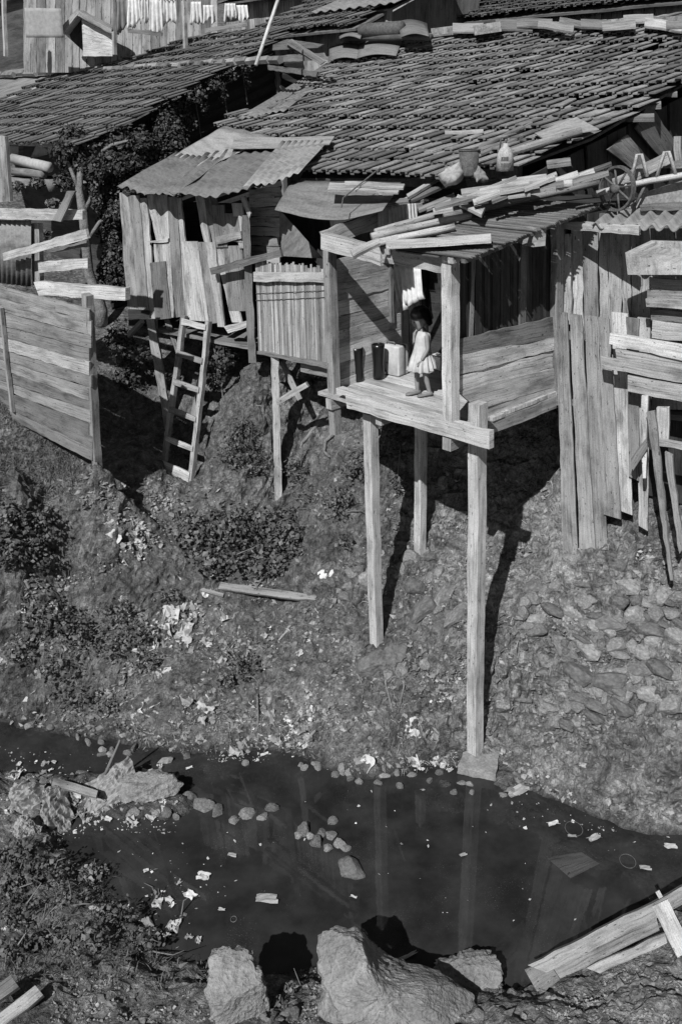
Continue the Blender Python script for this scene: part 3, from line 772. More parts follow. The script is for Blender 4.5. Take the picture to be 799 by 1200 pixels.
    mb = MB(); a = PK; mb.plank(a+Z3*1.95, a+Z3*1.95+BD*1.0, a+BD*1.0, a, FD, .03); mb.build('room_side', M['shade_black'], root)
    mb = MB(); a = PK; mb.plank(a, a+FD*2.2, a+FD*2.2+BD*1.0, a+BD*1.0, Z3, .04); mb.build('room_floor', M['shade_black'], root)
    mb = MB(); mb.plank(*pq(plBack, [(521, 300), (650, 300), (650, 440), (521, 440)], -.03), n, .03); mb.build('rear_wall', M['shade_black'], root)
    # right wall: lower boards
    lo = [((536, 398), (651, 371), (651, 396), (536, 416), 'wood_mid'), ((536, 416), (651, 395), (651, 410), (536, 440), 'wood_pale'), ((536, 440), (651, 411), (651, 430), (536, 460), 'wood_pale'),
          ((536, 459), (651, 431), (651, 452), (560, 480), 'wood_pale'), ((552, 484), (651, 449), (651, 460), (560, 497), 'wood_pale')]
    for a, b, c, d, mt in lo:
        mb = MB(); mb.plank(*pq(plR, [a, b, c, d], random.uniform(.0, .02)), nr, .025); mb.build('right_wall', M[mt], root)
    # upper dark slats, some gone thin
    mb = MB(); x = 536; 
    while x < 652:
        w = random.uniform(2.2, 4.2); u = (x-536)/115
        mb.plank(*pq(plR, [(x, 300-u*42), (x+w, 300-(u+.02)*42), (x+w, 402-u*26), (x, 402-u*26)], -.04+random.uniform(-.008, .008)), nr, .012, .001, .003, step=.5); x += w+.15
    mb.build('slat_screen', M['wood_black'], root)
    for x0, x1 in ((553, 557), (611, 618)):
        mb = MB(); mb.plank(*pq(plR, [(x0, 292-(x0-545)*.25), (x1, 292-(x1-545)*.25), (x1-2, 398-(x1-545)*.2), (x0-2, 398-(x0-545)*.2)], -.02), nr, .03); mb.build('stud', M['wood_dark'], root)
    # roof: reeds laid across battens, rising to the back
    over = .36
    a = plF.off(.05).p(372, 278); b = Plane(PC+FD*over, FD).p(548, 303); c = Plane(PC+FD*over, FD).p(703, 240)
    d = a+(c-b)
    nn = unit(np.cross(b-a, d-a)); nn = nn if nn[2] > 0 else -nn
    ROOFP['pl'] = Plane(b, nn); ROOFP['abcd'] = (a, b, c, d)
    mb = MB(); K = 104
    for k in range(K):
        u = (k+.5)/K
        if k in (22, 23, 24, 47, 48, 70): continue
        cut = .41+.11*math.sin(math.pi*u)+random.uniform(-.02, .02)
        p = a+(d-a)*u+((b-a)*(1-u)+(c-d)*u)*cut; q = b+(c-b)*u
        ext = random.uniform(-.02, .03)
        mid = (p+q)/2+nn*random.uniform(-.008, .004)
        mb.tube([p+nn*.0, mid, q+unit(q-p)*ext], random.uniform(.0075, .0095), 5)
    mb.build('reed_roof', M['reed'], root)
    # battens and rafters carrying the reeds
    for t in (.5, .9):
        m2 = MB(); p = a+(b-a)*t-nn*.045; m2.beam(p, p+(d-a), .06, .05, side=FD); m2.build('rafter', M['wood_mid'], root)
    m2 = MB(); p = b+unit(b-a)*.0-nn*.03; m2.beam(p-FD*.06, p-FD*.06+(c-b), .05, .035, side=FD); m2.build('eave_batten', M['wood_dark'], root)
    # sheet and reeds between: closed underside
    m2 = MB(); w0 = unit(b-a); m2.plank(a+(b-a)*.56-nn*.02, b-nn*.02-w0*.38, c-nn*.02-w0*.38, d+(c-d)*.5-nn*.02, nn, .012); m2.build('roof_lining', M['wood_dark'], root)
    # beam end poking out at the back right corner
    m2 = MB(); m2.beam(plR.p(632, 278, .34), plR.p(632, 278, .34)-FD*.8+BD*.3, .17, .14, side=Z3); m2.build('beam_end', M['wood_pale'], root)
    m2 = MB(); m2.beam(plR.p(652, 262, .02), plR.p(654, 460, .02), .12, .08, side=BD); m2.build('post', M['wood'], root)
porch()

# ------------------------------------------------------------------ shack on the right
def right_shack():
    pl = plRF.off(-.25); n = pl.n
    root = empty('board_shack', V(3.2, 9.6, 2.3), 'shack of upright grey boards at right with corrugated scrap on top', 'shack')
    mb = MB(); mb2 = MB()
    for i, (x0, x1) in enumerate(((669, 682), (683, 700), (701, 711), (712, 727), (728, 738), (739, 760), (761, 790), (791, 830))):
        (mb2 if i in (3, 0) else mb).plank(*pq(pl, [(x0, 268), (x1, 268), (x1+2, 480), (x0+2, 480)], random.uniform(-.01, .015)), n, .03)
    mb.build('front_wall', M['wood_mid'], root); mb2.build('front_wall', M['wood'], root)
    mb = MB(); mb.plank(*pq(pl, [(650, 275), (668, 274), (670, 380), (651, 380)], .1), n, .06); mb.build('corner_post', M['wood'], root)
    mb = MB(); mb.plank(*pq(pl.off(-1.6), [(650, 250), (860, 250), (860, 480), (650, 480)]), n, .04); mb.build('rear_wall', M['wood_dark'], root)
    # roof: a white fascia plank and a wavy sheet
    o = pl.p(645, 262, .45)
    rp = Plane(o, V(0, -.12, 1)); 
    mb = MB(); mb.plank(pl.p(641, 257, .10), pl.p(748, 266, .72), pl.p(748, 275, .72), pl.p(645, 268, .10), n, .07); mb.build('fascia', M['wood_pale'], root)
    mb = MB(); G = []
    A = pl.p(693, 265, .46); B = pl.p(840, 270, .8)
    for i in range(85):
        u = i/84; p = A+(B-A)*u; r = []
        for j in range(5):
            v = j/4; r.append(p-n*1.05*v+Z3*(.03*math.sin(u*2*math.pi*8.5)+.1*v+.01))
        G.append(r)
    mb.sheet(G, .012); mb.build('roof_sheet', M['tin_pale'], root)
    # floor slab behind the fence so the shack stands on something
    mb = MB(); a = pl.p(655, 470, -.02); b = pl.p(840, 492, -.02); mb.plank(a, b, b-n*1.6, a-n*1.6, Z3, .06); mb.build('floor', M['wood_dark'], root)
    # tall palings hanging below, down to the bank
    fence = empty('paling_fence', V(2.9, 9.5, 2.2), 'row of tall rough grey palings with gaps, standing on the bank beside the stilts', 'fence')
    P = [(651, 664, 659, 677, 365, 655, 'wood'), (667, 681, 679, 697, 368, 645, 'wood'), (685, 700, 693, 711, 370, 642, 'wood_mid'), (701, 713, 707, 727, 372, 605, 'wood_mid'), (716, 735, 724, 740, 366, 600, 'wood'),
         (733, 748, 736, 748, 372, 560, 'wood_mid'), (746, 761, 748, 758, 372, 618, 'wood')]
    for i, (a, b, c, d, y0, y1, mt) in enumerate(P):
        mb = MB(); mb.plank(*pq(plRF, [(a, y0), (b, y0+2), (d, y1+4), (c, y1-2)], .04*(i % 2)+random.uniform(-.01, .01)), plRF.n, .03, .005, .008); mb.build('paling', M[mt], fence)
    for y in (392, 470):
        mb = MB(); mb.beam(plRF.p(652, y, -.06), plRF.p(762, y+4, -.06), .08, .05, side=Z3); mb.build('rail', M['wood_dark'], fence)
    # ragged boxwork of boards at the far right
    box = empty('board_lean_to', V(3.75, 8.7, 3.0), 'patchwork lean-to of short pale boards at the right edge, on thin props', 'lean-to')
    pb = plRF.off(.18); n = pb.n
    Q = [((732, 296), (760, 283), (830, 290), (830, 326), 'wood_pale', .22), ]
    mb = MB(); q = pq(pb, [(732, 296), (762, 282), (835, 284), (835, 322), (735, 322)], .22); mb.add(q+[p-n*.03 for p in q], [(4, 3, 2, 1, 0), (5, 6, 7, 8, 9)]+[(i, (i+1) % 5, 5+(i+1) % 5, 5+i) for i in range(5)], [[(0, 0), (0, .3), (.8, .3), (.8, 0), (.4, 0)]]*2+[[(0, 0), (.3, 0), (.3, .02), (0, .02)]]*5)
    mb.build('top_sheet', M['wood'], box)
    for a, b, c, d, mt, off in (((760, 325), (835, 330), (835, 342), (760, 338), 'wood_dark', 0), ((758, 339), (835, 344), (835, 356), (758, 350), 'wood_mid', .02), ((756, 349), (835, 353), (835, 364), (757, 360), 'wood_pale', .10),
                               ((762, 362), (835, 368), (835, 380), (762, 376), 'wood_mid', .0), ((764, 376), (835, 383), (835, 404), (763, 396), 'wood', .02), ((714, 390), (835, 411), (835, 430), (713, 403), 'wood_pale', .09),
                               ((703, 417), (835, 440), (835, 456), (705, 431), 'wood', .11), ((735, 440), (835, 456), (835, 478), (735, 459), 'wood_pale', .08), ((720, 408), (835, 427), (835, 442), (722, 421), 'wood_mid', .06)):
        mb = MB(); mb.plank(*pq(pb, [a, b, c, d], off), n, .028); mb.build('board', M[mt], box)
    for a, b, c, d, mt, off in (((751, 464), (758, 464), (757, 560), (752, 560), 'wood', .1), ((757, 484), (767, 482), (788, 680), (784, 680), 'wood_mid', .2), ((768, 478), (783, 478), (783, 516), (770, 516), 'wood', .05), ((778, 530), (787, 534), (800, 640), (795, 650), 'wood', .12),
                               ((770, 514), (835, 526), (835, 534), (772, 522), 'wood', .14), ((738, 538), (757, 514), (758, 526), (741, 552), 'wood_mid', .16)):
        mb = MB(); mb.plank(*pq(pb, [a, b, c, d], off), n, .05); mb.build('prop', M[mt], box)
    mb = MB(); mb.plank(*pq(pb.off(-.6), [(757, 470), (835, 480), (835, 600), (757, 580)]), n, .03); mb.build('rear_board', M['wood_black'], box)
right_shack()

# ------------------------------------------------------------------ left side: fence, clutter, white beam
def left_side():
    n = plFence.n
    f = empty('board_fence', FE_R, 'solid fence of weathered horizontal boards at the left edge above the weeds', 'fence')
    R = [362, 377, 394, 409, 424, 440, 455, 470, 482, 497, 511, 526, 541]
    Lf = [336, 350, 365, 382, 395, 409, 421, 432, 445, 455, 463, 472, 482]
    mbs = {}
    for i in range(12):
        mt = ('wood_fence', 'wood_mid', 'wood_fence')[i % 3]
        x1 = 107+random.uniform(-3, 1.5)
        mbs.setdefault(mt, MB()).plank(*pq(plFence, [(-14, Lf[i]-4), (x1, R[i]), (x1, R[i+1]-.7), (-14, Lf[i+1]-5)], random.uniform(0, .012)), n, .025, tint_=random.random())
    for mt, mb in mbs.items(): mb.build('boards', M[mt], f)
    mb = MB(); mb.beam(plFence.p(103, 345, -.05), plFence.p(114, 552, -.05), .1, .1); mb.build('post', M['wood'], f)
    mb = MB(); mb.beam(plFence.p(2, 360, .04), plFence.p(15, 482, .04), .06, .05); mb.build('post', M['wood'], f)
    # things between the fence and the left house
    pv = vplane(FE_R+V(0, .9, 0), 38)
    def bd(q, mt, label, off=0.0, th=.04, name='plank', cat='plank', grp='planks stacked before the left house'):
        mb = MB(); mb.plank(*pq(pv, q, off), pv.n, th); return center_build(mb, name, M[mt], label, cat, grp)
    bd([(40, 330), (147, 338), (147, 352), (46, 346)], 'wood_pale', 'long white beam running from the board fence to the plank hut', .15, .08, 'beam', 'beam')
    bd([(-14, 244), (97, 246), (97, 258), (-14, 257)], 'wood_pale', 'broad white plank set level above the corrugated sheet at left edge', .1, .05)
    bd([(3, 297), (101, 268), (104, 280), (4, 306)], 'wood_pale', 'pale plank slanting upward between the white plank and the white beam', .2, .04)
    bd([(45, 306), (103, 303), (103, 314), (46, 320)], 'wood', 'short board below the slanting plank, beside the vine trunk', .05, .04)
    bd([(55, 292), (102, 282), (102, 289), (55, 297)], 'wood_mid', 'dark narrow board behind the slanting plank', .0, .04)
    bd([(62, 258), (79, 224), (88, 224), (72, 260)], 'wood_dark', 'short dark board leaning against the broad white plank', .22, .03)
    bd([(36, 262), (46, 262), (46, 334), (38, 334)], 'wood', 'narrow upright post between the corrugated sheet and the short boards', -.05, .07, 'post', 'post')
    bd([(-12, 158), (6, 160), (12, 236), (-12, 238)], 'wood', 'upright pale board at the left edge under the tile eave', .1, .05, 'board', 'board')
    mb = MB(); P = pq(pv, [(-14, 258), (37, 258), (37, 336), (-14, 330)], 0); G = []
    for i in range(57):
        u = i/56; G.append([P[0]*(1-u)+P[1]*u+pv.n*.015*math.sin(u*2*math.pi*9), P[3]*(1-u)+P[2]*u+pv.n*.015*math.sin(u*2*math.pi*9)])
    mb.sheet(G, .006); center_build(mb, 'corrugated_sheet', M['tin'], 'upright corrugated sheet at left edge under the broad white plank', 'metal sheet')
    # shadowy porch of the left house: cloth triangle, rolled mat, boxes, pots
    pw = vplane(e_left+BD*.35-Z3*0, 42)
    mb = MB(); G = []
    P = [pw.p(44, 168), pw.p(50, 168), pw.p(61, 180), pw.p(36, 186)]
    for i in range(7):
        u = i/6; G.append([(P[0]*(1-u)+P[1]*u)*(1-v)+(P[3]*(1-u)+P[2]*u)*v+pw.n*.02*math.sin(u*9) for v in (0, .33, .66, 1)])
    mb.sheet(G, .006); center_build(mb, 'hanging_cloth', M['cloth'], 'white cloth hanging in a triangle under the left tile eave', 'cloth')
    for k, (a, b, r, mt, lab) in enumerate((((16, 186), (58, 196), .09, 'cloth_grey', 'rolled grey mat lying under the eave of the left house'), ((8, 200), (52, 204), .07, 'wood_mid', 'round log lying below the rolled mat at left'))):
        mb = MB(); mb.tube([pw.p(*a, .25), pw.p(*b, .35)], r, 9); center_build(mb, 'rolled_mat' if k == 0 else 'log', M[mt], lab, 'mat' if k == 0 else 'log')
    mb = MB(); mb.plank(*pq(pw, [(10, 171), (22, 171), (22, 186), (10, 186)], .1), pw.n, .1); center_build(mb, 'wooden_box', M['wood'], 'small wooden box in the shade under the left tile eave', 'box')
    mb = MB(); mb.plank(*pq(pw, [(-14, 206), (100, 216), (100, 222), (-14, 214)], .35), pw.n, .6); center_build(mb, 'shelf', M['wood_dark'], 'dark plank shelf holding flower pots before the left house', 'shelf')
    for k, (x, y, lab) in enumerate(((62, 224, 'left of the two clay flower pots on the dark shelf'), (76, 222, 'right of the two clay flower pots on the dark shelf, tipped over'))):
        b = pw.p(x, y, .5); mb = MB(); ax = Z3 if k == 0 else unit(V(.5, -.3, .8))
        mb.tube([b, b+ax*.2, b+ax*.2, b+ax*.05], [.07, .105, .09, .05], 10); center_build(mb, 'flower_pot', M['tile'], lab, 'pot', 'pots on the shelf')
left_side()
import bmesh
# ------------------------------------------------------------------ shared small meshes
def ico_mesh(name, seed, mat, sub=2, cuts=5, nz=.16, tint_=None):
    bm = bmesh.new(); bmesh.ops.create_icosphere(bm, subdivisions=sub, radius=1.0)
    r = random.Random(seed)
    pls = [(Vector((r.gauss(0, 1), r.gauss(0, 1), r.gauss(0, 1))).normalized(), r.uniform(.5, .8)) for _ in range(cuts)]
    for v in bm.verts:
        p = v.co.copy()
        for n, d in pls:
            e = p.dot(n)-d
            if e > 0: p -= n*e*.92
        p *= 1+nz*mnoise.noise(p*1.7+Vector((seed*7, 0, 0)))+nz*.5*mnoise.noise(p*4.5+Vector((seed*3, 5, 0)))
        v.co = p
    me = bpy.data.meshes.new(name); bm.to_mesh(me); bm.free()
    at = me.attributes.new('tint', 'FLOAT', 'FACE'); t = r.random() if tint_ is None else tint_
    at.data.foreach_set('value', [t]*len(me.polygons))
    me.uv_layers.new(name='UVMap')
    me.polygons.foreach_set('use_smooth', [sub > 2]*len(me.polygons))
    me.materials.append(mat); return me
def scrap_mesh(name, seed, mat, n=5, crump=.25, th=.012):
    r = random.Random(seed); mb = MB(); G = []; asp = r.uniform(.5, 1)
    for i in range(n):
        row = []
        for j in range(n):
            u, v = i/(n-1)*2-1, j/(n-1)*2-1
            k = 1-.3*r.random()*(abs(u) == 1 or abs(v) == 1)
            row.append(V(u*k*.5, v*k*.5*asp, crump*(mnoise.noise((u*1.3+seed*3, v*1.3, 2))+.6*mnoise.noise((u*3+seed, v*3, 7)))))
        G.append(row)
    mb.sheet(G, th, r.random(), smooth=False)
    o = mb.build(name, mat); me = o.data; bpy.data.objects.remove(o); return me
def heap_mesh(name, seed, mat, n=30):
    mb = MB(); G = []
    for i in range(n):
        row = []
        for j in range(n):
            u, v = i/(n-1)*2-1, j/(n-1)*2-1; r2 = max(abs(u), abs(v))
            k = 1+.25*mnoise.noise((u*1.5+seed, v*1.5, 1)); rd = abs(mnoise.noise((u*2.2+seed, v*2.2, 4)))+.5*abs(mnoise.noise((u*5+seed, v*5, 8)))+.25*abs(mnoise.noise((u*11, v*11, seed)))
            row.append(V(u*.5*k, v*.5*k, (1-r2**2.2)*.42*(1+.5*mnoise.noise((u*2, v*2, seed)))+(.3-rd)*.34))
        G.append(row)
    mb.sheet(G, .02, .5, smooth=False); o = mb.build(name, mat); me = o.data; bpy.data.objects.remove(o); return me
STONES = [ico_mesh('stone', k+1, M['stone'], 2, 11, .10, k/11) for k in range(12)]
STONES_HI = [ico_mesh('boulder', k+31, M['boulder'], 3, 7, .16) for k in range(4)]
PAPERS = [scrap_mesh('paper_scrap', k+3, M['paper'], 5, .28) for k in range(12)]
RAGS = [scrap_mesh('rag', k+43, M['cloth_grey'], 7, .5, .02) for k in range(6)]
BITS = []
for k in range(5):
    mb = MB(); L_ = .5; mb.plank(V(-L_, -.08, .03), V(L_, -.05, .03), V(L_, .06, .03), V(-L_, .08, .03), Z3, .05, .02, .02, step=.2)
    o = mb.build('wood_scrap', M['wood_mid']); BITS.append(o.data); bpy.data.objects.remove(o)
from mathutils import Matrix
def place(me, name, p, nrm, size, rot, label, cat, group, sink=0.0):
    o = bpy.data.objects.new(name, me); COL.objects.link(o)
    q = Vector(nrm).to_track_quat('Z', 'Y').to_matrix() @ Matrix.Rotation(rot, 3, 'Z')
    s = size if hasattr(size, '__len__') else (size, size, size)
    m = q.to_4x4() @ Matrix.Diagonal((s[0], s[1], s[2], 1)); pos = np.asarray(p)-np.asarray(nrm)*sink
    m.translation = Vector(pos); o.matrix_world = m
    return tag(o, label, cat, group)
def pxm(p):                                            # metres per photograph pixel at point p
    return ((np.asarray(p)-CAM)@_f)/FPX

# ------------------------------------------------------------------ solids from an outline
def outline_solid(mb, pts, t, depth, nz=.05, m=5, res=40, pw=.6, tint_=None, crease=.8, facets=0, smooth=True):
    P = np.array([at_t(x, y, t) for x, y in pts]); c = P.mean(0)
    seg = np.linalg.norm(np.roll(P, -1, 0)-P, axis=1); tot = seg.sum(); R = []
    cum = np.concatenate([[0], np.cumsum(seg)])
    for k in range(res):
        s = tot*k/res; i = int(np.searchsorted(cum, s, 'right')-1); f = (s-cum[i])/seg[i]
        R.append(P[i]*(1-f)+P[(i+1) % len(P)]*f)
    R = np.array(R); back = unit(V(_f[0], _f[1], _f[2]))
    rings = []
    rr = random.Random(int(abs(c[0]*1000))); ext = np.linalg.norm(R-c, axis=1).max()
    CUT = []
    for _ in range(facets):
        dn = unit(V(rr.gauss(0, 1), -abs(rr.gauss(0, .8)), rr.gauss(.4, .8)))
        CUT.append((dn, rr.uniform(.80, .93)*max(float((R-c).dot(dn).max()), depth*abs(float(dn@back))*.85)))
    for k in range(-m, m+1):
        ph = k/m*math.pi/2*.985; s = math.cos(ph)**pw; d = math.sin(ph)*depth
        ring = []
        for q in R:
            p = c+(q-c)*s+back*d
            rd = abs(mnoise.noise((p[0]*9, p[1]*9, p[2]*9)))
            p = p+unit(p-c-back*.0+1e-6)*nz*(fbm(p[0]*4, p[1]*4, p[2]*4, 4, .6)+crease*(.25-rd))*(.5 if k == 0 else 1)
            for dn, dd in CUT:
                e_ = float((p-c)@dn)-dd
                if e_ > 0: p = p-dn*e_*.9
            p = p+unit(p-c+1e-6)*nz*.35*(fbm(p[0]*13, p[1]*13, p[2]*13, 3, .6))
            ring.append(p)
        rings.append(ring)
    mb.rings(rings, tint_, smooth)
def tt(p): return float((np.asarray(p)-CAM)@_f)

def foreground():
    def rock(pts, base, depth, mat, label, name='boulder', cat='rock', nz=.05, group=None, dt=0.0, facets=8):
        mb = MB(); outline_solid(mb, pts, tt(hit(*base))+dt, depth, nz, 16, 120, facets=facets, smooth=False)
        return center_build(mb, name, M[mat], label, cat, group)
    rock([(375, 1106), (384, 1098), (400, 1096), (412, 1093), (424, 1097), (432, 1110), (441, 1123), (456, 1134), (480, 1140), (505, 1144), (530, 1152), (556, 1172), (560, 1200), (500, 1215), (440, 1215), (400, 1212), (378, 1200), (375, 1150)], (440, 1185), .30, 'boulder', 'largest pale boulder at the near water edge, sloping down to the right', dt=.1, facets=2)
    rock([(505, 1148), (518, 1131), (542, 1122), (565, 1118), (582, 1121), (588, 1136), (587, 1166), (560, 1172), (525, 1170), (508, 1160)], (550, 1166), .22, 'boulder', 'rounded pale boulder just right of the largest boulder', dt=.12, facets=4)
    rock([(248, 1121), (262, 1115), (282, 1114), (296, 1118), (306, 1140), (314, 1165), (318, 1192), (300, 1206), (260, 1206), (246, 1188), (244, 1150)], (280, 1190), .22, 'boulder', 'upright pale boulder standing left of the largest boulder', facets=5)
    c = V(at_z(558, 893, .12)[0]+.06, 8.55, .13); mb = MB(); f2 = V(math.cos(.35), -math.sin(.35), 0); b2 = V(f2[1]*-1, f2[0], 0)
    for k in range(3):
        w = .21+.02*k; mb.plank(c-f2*w-b2*.22-Z3*.11*k, c+f2*w-b2*.22-Z3*.11*k, c+f2*w+b2*.2-Z3*.11*k, c-f2*w+b2*.2-Z3*.11*k, Z3, .125, .016, .016, .5, .08)
    center_build(mb, 'footing', M['concrete'], 'square concrete footing under the tallest stilt at the waterline', 'footing')
    rock([(414, 782), (430, 768), (455, 757), (476, 754), (480, 764), (468, 779), (450, 790), (430, 796)], (445, 785), .18, 'stone', 'flat pale stone at the foot of the left stilt')
    rock([(377, 668), (391, 667), (393, 681), (380, 686), (369, 684), (370, 672)], (380, 684), .03, 'paper', 'square sheet of white paper beside the round bush', 'paper_sheet', 'paper', .01)
    # rags and sacks on the left rubble spit
    rock([(128, 926), (146, 909), (178, 905), (204, 908), (213, 920), (207, 932), (180, 937), (150, 938), (133, 935)], (170, 936), .2, 'boulder', 'long rounded pale stone at the tip of the rubble spit')
    for i, (pts, base, d, mt, lab) in enumerate((
        ([(12, 930), (22, 905), (40, 902), (52, 915), (48, 934), (30, 944), (16, 942)], (30, 942), .14, 'sack', 'pale crumpled sack at the left on the rubble spit'),
        ([(48, 940), (50, 915), (60, 905), (78, 912), (84, 932), (80, 948), (60, 955)], (65, 952), .13, 'cloth_grey', 'grey crumpled sack beside the short plank on the spit'),
        ([(96, 908), (118, 898), (150, 896), (172, 900), (160, 914), (140, 928), (118, 934), (104, 930)], (130, 930), .13, 'cloth_grey', 'bundle of grey rags behind the long rounded stone'),
        ([(15, 965), (25, 955), (38, 956), (44, 968), (36, 978), (22, 976)], (30, 975), .1, 'sack', 'white bag lying below the sacks on the spit'))):
        p = hit(*base); k = pxm(p); w = max(q[0] for q in pts)-min(q[0] for q in pts); h = max(q[1] for q in pts)-min(q[1] for q in pts)
        place(heap_mesh('sack', 60+i*7, M[mt]), 'sack', p+Z3*.0, unit(V(.1*i-.2, -.7, .8)), (w*k*1.0, h*k*1.25, h*k*1.1), .3*i, lab, 'sack', 'sacks and rags on the rubble spit', 0)
    pl = Plane(hit(90, 930)+Z3*.14, V(0, -.35, 1))
    mb = MB(); mb.plank(*stickq(pl, 62, 916, 114, 930, 9, .05), pl.n, .04); center_build(mb, 'plank', M['wood'], 'short pale plank lying on the sacks of the rubble spit', 'plank')
    a = hit(120, 918); mb = MB(); mb.tube([a, at_t(141, 867, tt(a)-.1)], [.022, .012], 6); center_build(mb, 'stick', M['wood_mid'], 'thin stick poking up out of the rubble spit', 'stick')
    # broken timber frame, bottom right
    root = empty('timber_frame', hit(700, 1150), 'broken frame of pale boards lying on the near bank at lower right', 'frame')
    b0 = hit(640, 1158); pl = Plane(b0+Z3*.05, unit(V(-.25, -.75, .62))); n = pl.n
    for q, off, th, mt in (([(618, 1131), (830, 1024), (830, 1046), (640, 1140)], .06, .10, 'wood'), ([(642, 1133), (768, 1073), (772, 1090), (656, 1147)], .0, .05, 'wood_mid'),
                           ([(614, 1136), (640, 1124), (656, 1148), (631, 1166)], .03, .08, 'wood'), ([(686, 1134), (778, 1093), (782, 1106), (702, 1140)], -.12, .05, 'wood'),
                           ([(764, 1062), (781, 1054), (812, 1112), (793, 1122)], .09, .06, 'wood'), ([(767, 1046), (772, 1043), (780, 1056), (775, 1060)], .02, .04, 'wood')):
        mb = MB(); mb.plank(*pq(pl, q, off), n, th); mb.build('board', M[mt], root)
    # near-left plank ends
    pl = Plane(hit(20, 1185)+Z3*.06, V(0, -.4, 1))
    for k, (x0, y0, x1, y1, w, mt, lab) in enumerate(((-8, 1204, 46, 1160, 15, 'wood', 'split pale plank end at the lower left corner'), (-8, 1168, 18, 1150, 16, 'wood_dark', 'dark board end above the split plank in the lower left corner'))):
        mb = MB(); mb.plank(*stickq(pl, x0, y0, x1, y1, w, .03*k), pl.n, .05); center_build(mb, 'plank', M[mt], lab, 'plank', 'plank ends on the near bank')
    # plank on the slope
    a, b = hit(258, 691)+Z3*.07, hit(394, 711)+Z3*.07; e = unit(np.cross(b-a, V(0, -.6, .8))); nn = unit(np.cross(e, b-a)); nn = nn if nn[2] > 0 else -nn
    mb = MB(); mb.plank(a-e*.05, b-e*.035, b+e*.03, a+e*.06, nn, .045, .012, .012); center_build(mb, 'plank', M['wood'], 'long pale plank lying across the bank below the round bush', 'plank')
    pl2 = Plane(hit(250, 690)+Z3*.04, unit(V(.1, -.55, .8)))
    mb = MB(); mb.plank(*stickq(pl2, 227, 688, 262, 697, 4), pl2.n, .03); center_build(mb, 'stick', M['wood_mid'], 'thin batten pointing from the left end of the long bank plank', 'stick')
foreground()

# ------------------------------------------------------------------ ladder, boots, suitcase, cloths
def ladder():
    ft = hit(203, 556); fr = hit(228, 562); top = plHut.p(236, 374, .12)
    root = empty('ladder', (ft+fr)/2, 'short wooden ladder leaning from the bank up to the plank hut', 'ladder')
    lt, rt = plHut.p(214, 372, .12), plHut.p(243, 379, .12)
    lb = at_Y(190, 548, (ft[1]+.05)); rb = at_Y(222, 562, fr[1]+.02)
    out = unit(V(-.5, -.8, .25))
    def rail(a, b):
        mb = MB(); e = unit(rt-lt); n = unit(np.cross(e, b-a)); n = n if n[1] < 0 else -n
        mb.plank(a-e*.035, a+e*.035, b+e*.035, b-e*.035, n, .07); mb.build('rail', M['wood'], root)
    d1, d2 = unit(lb-lt), unit(rb-rt)
    rail(lt-d1*.03, lb+d1*.1); rail(rt-d2*.03, rb+d2*.1)
    for i, t in enumerate((.03, .235, .42, .605, .8, .99)):
        a = lt+(lb-lt)*t; b = rt+(rb-rt)*t; d = (d1+d2)/2; w = .05 if 0 < i < 5 else (.05 if i == 0 else .09)
        n = unit(np.cross(b-a, d)); n = n if n[1] < 0 else -n
        mb = MB(); o = n*.02; mb.plank(a-d*w+o, b-d*w+o, b+d*w*.6+o, a+d*w*.6+o, n, .03); mb.build('rung', M['wood_pale' if i in (0, 5) else 'wood'], root)
ladder()
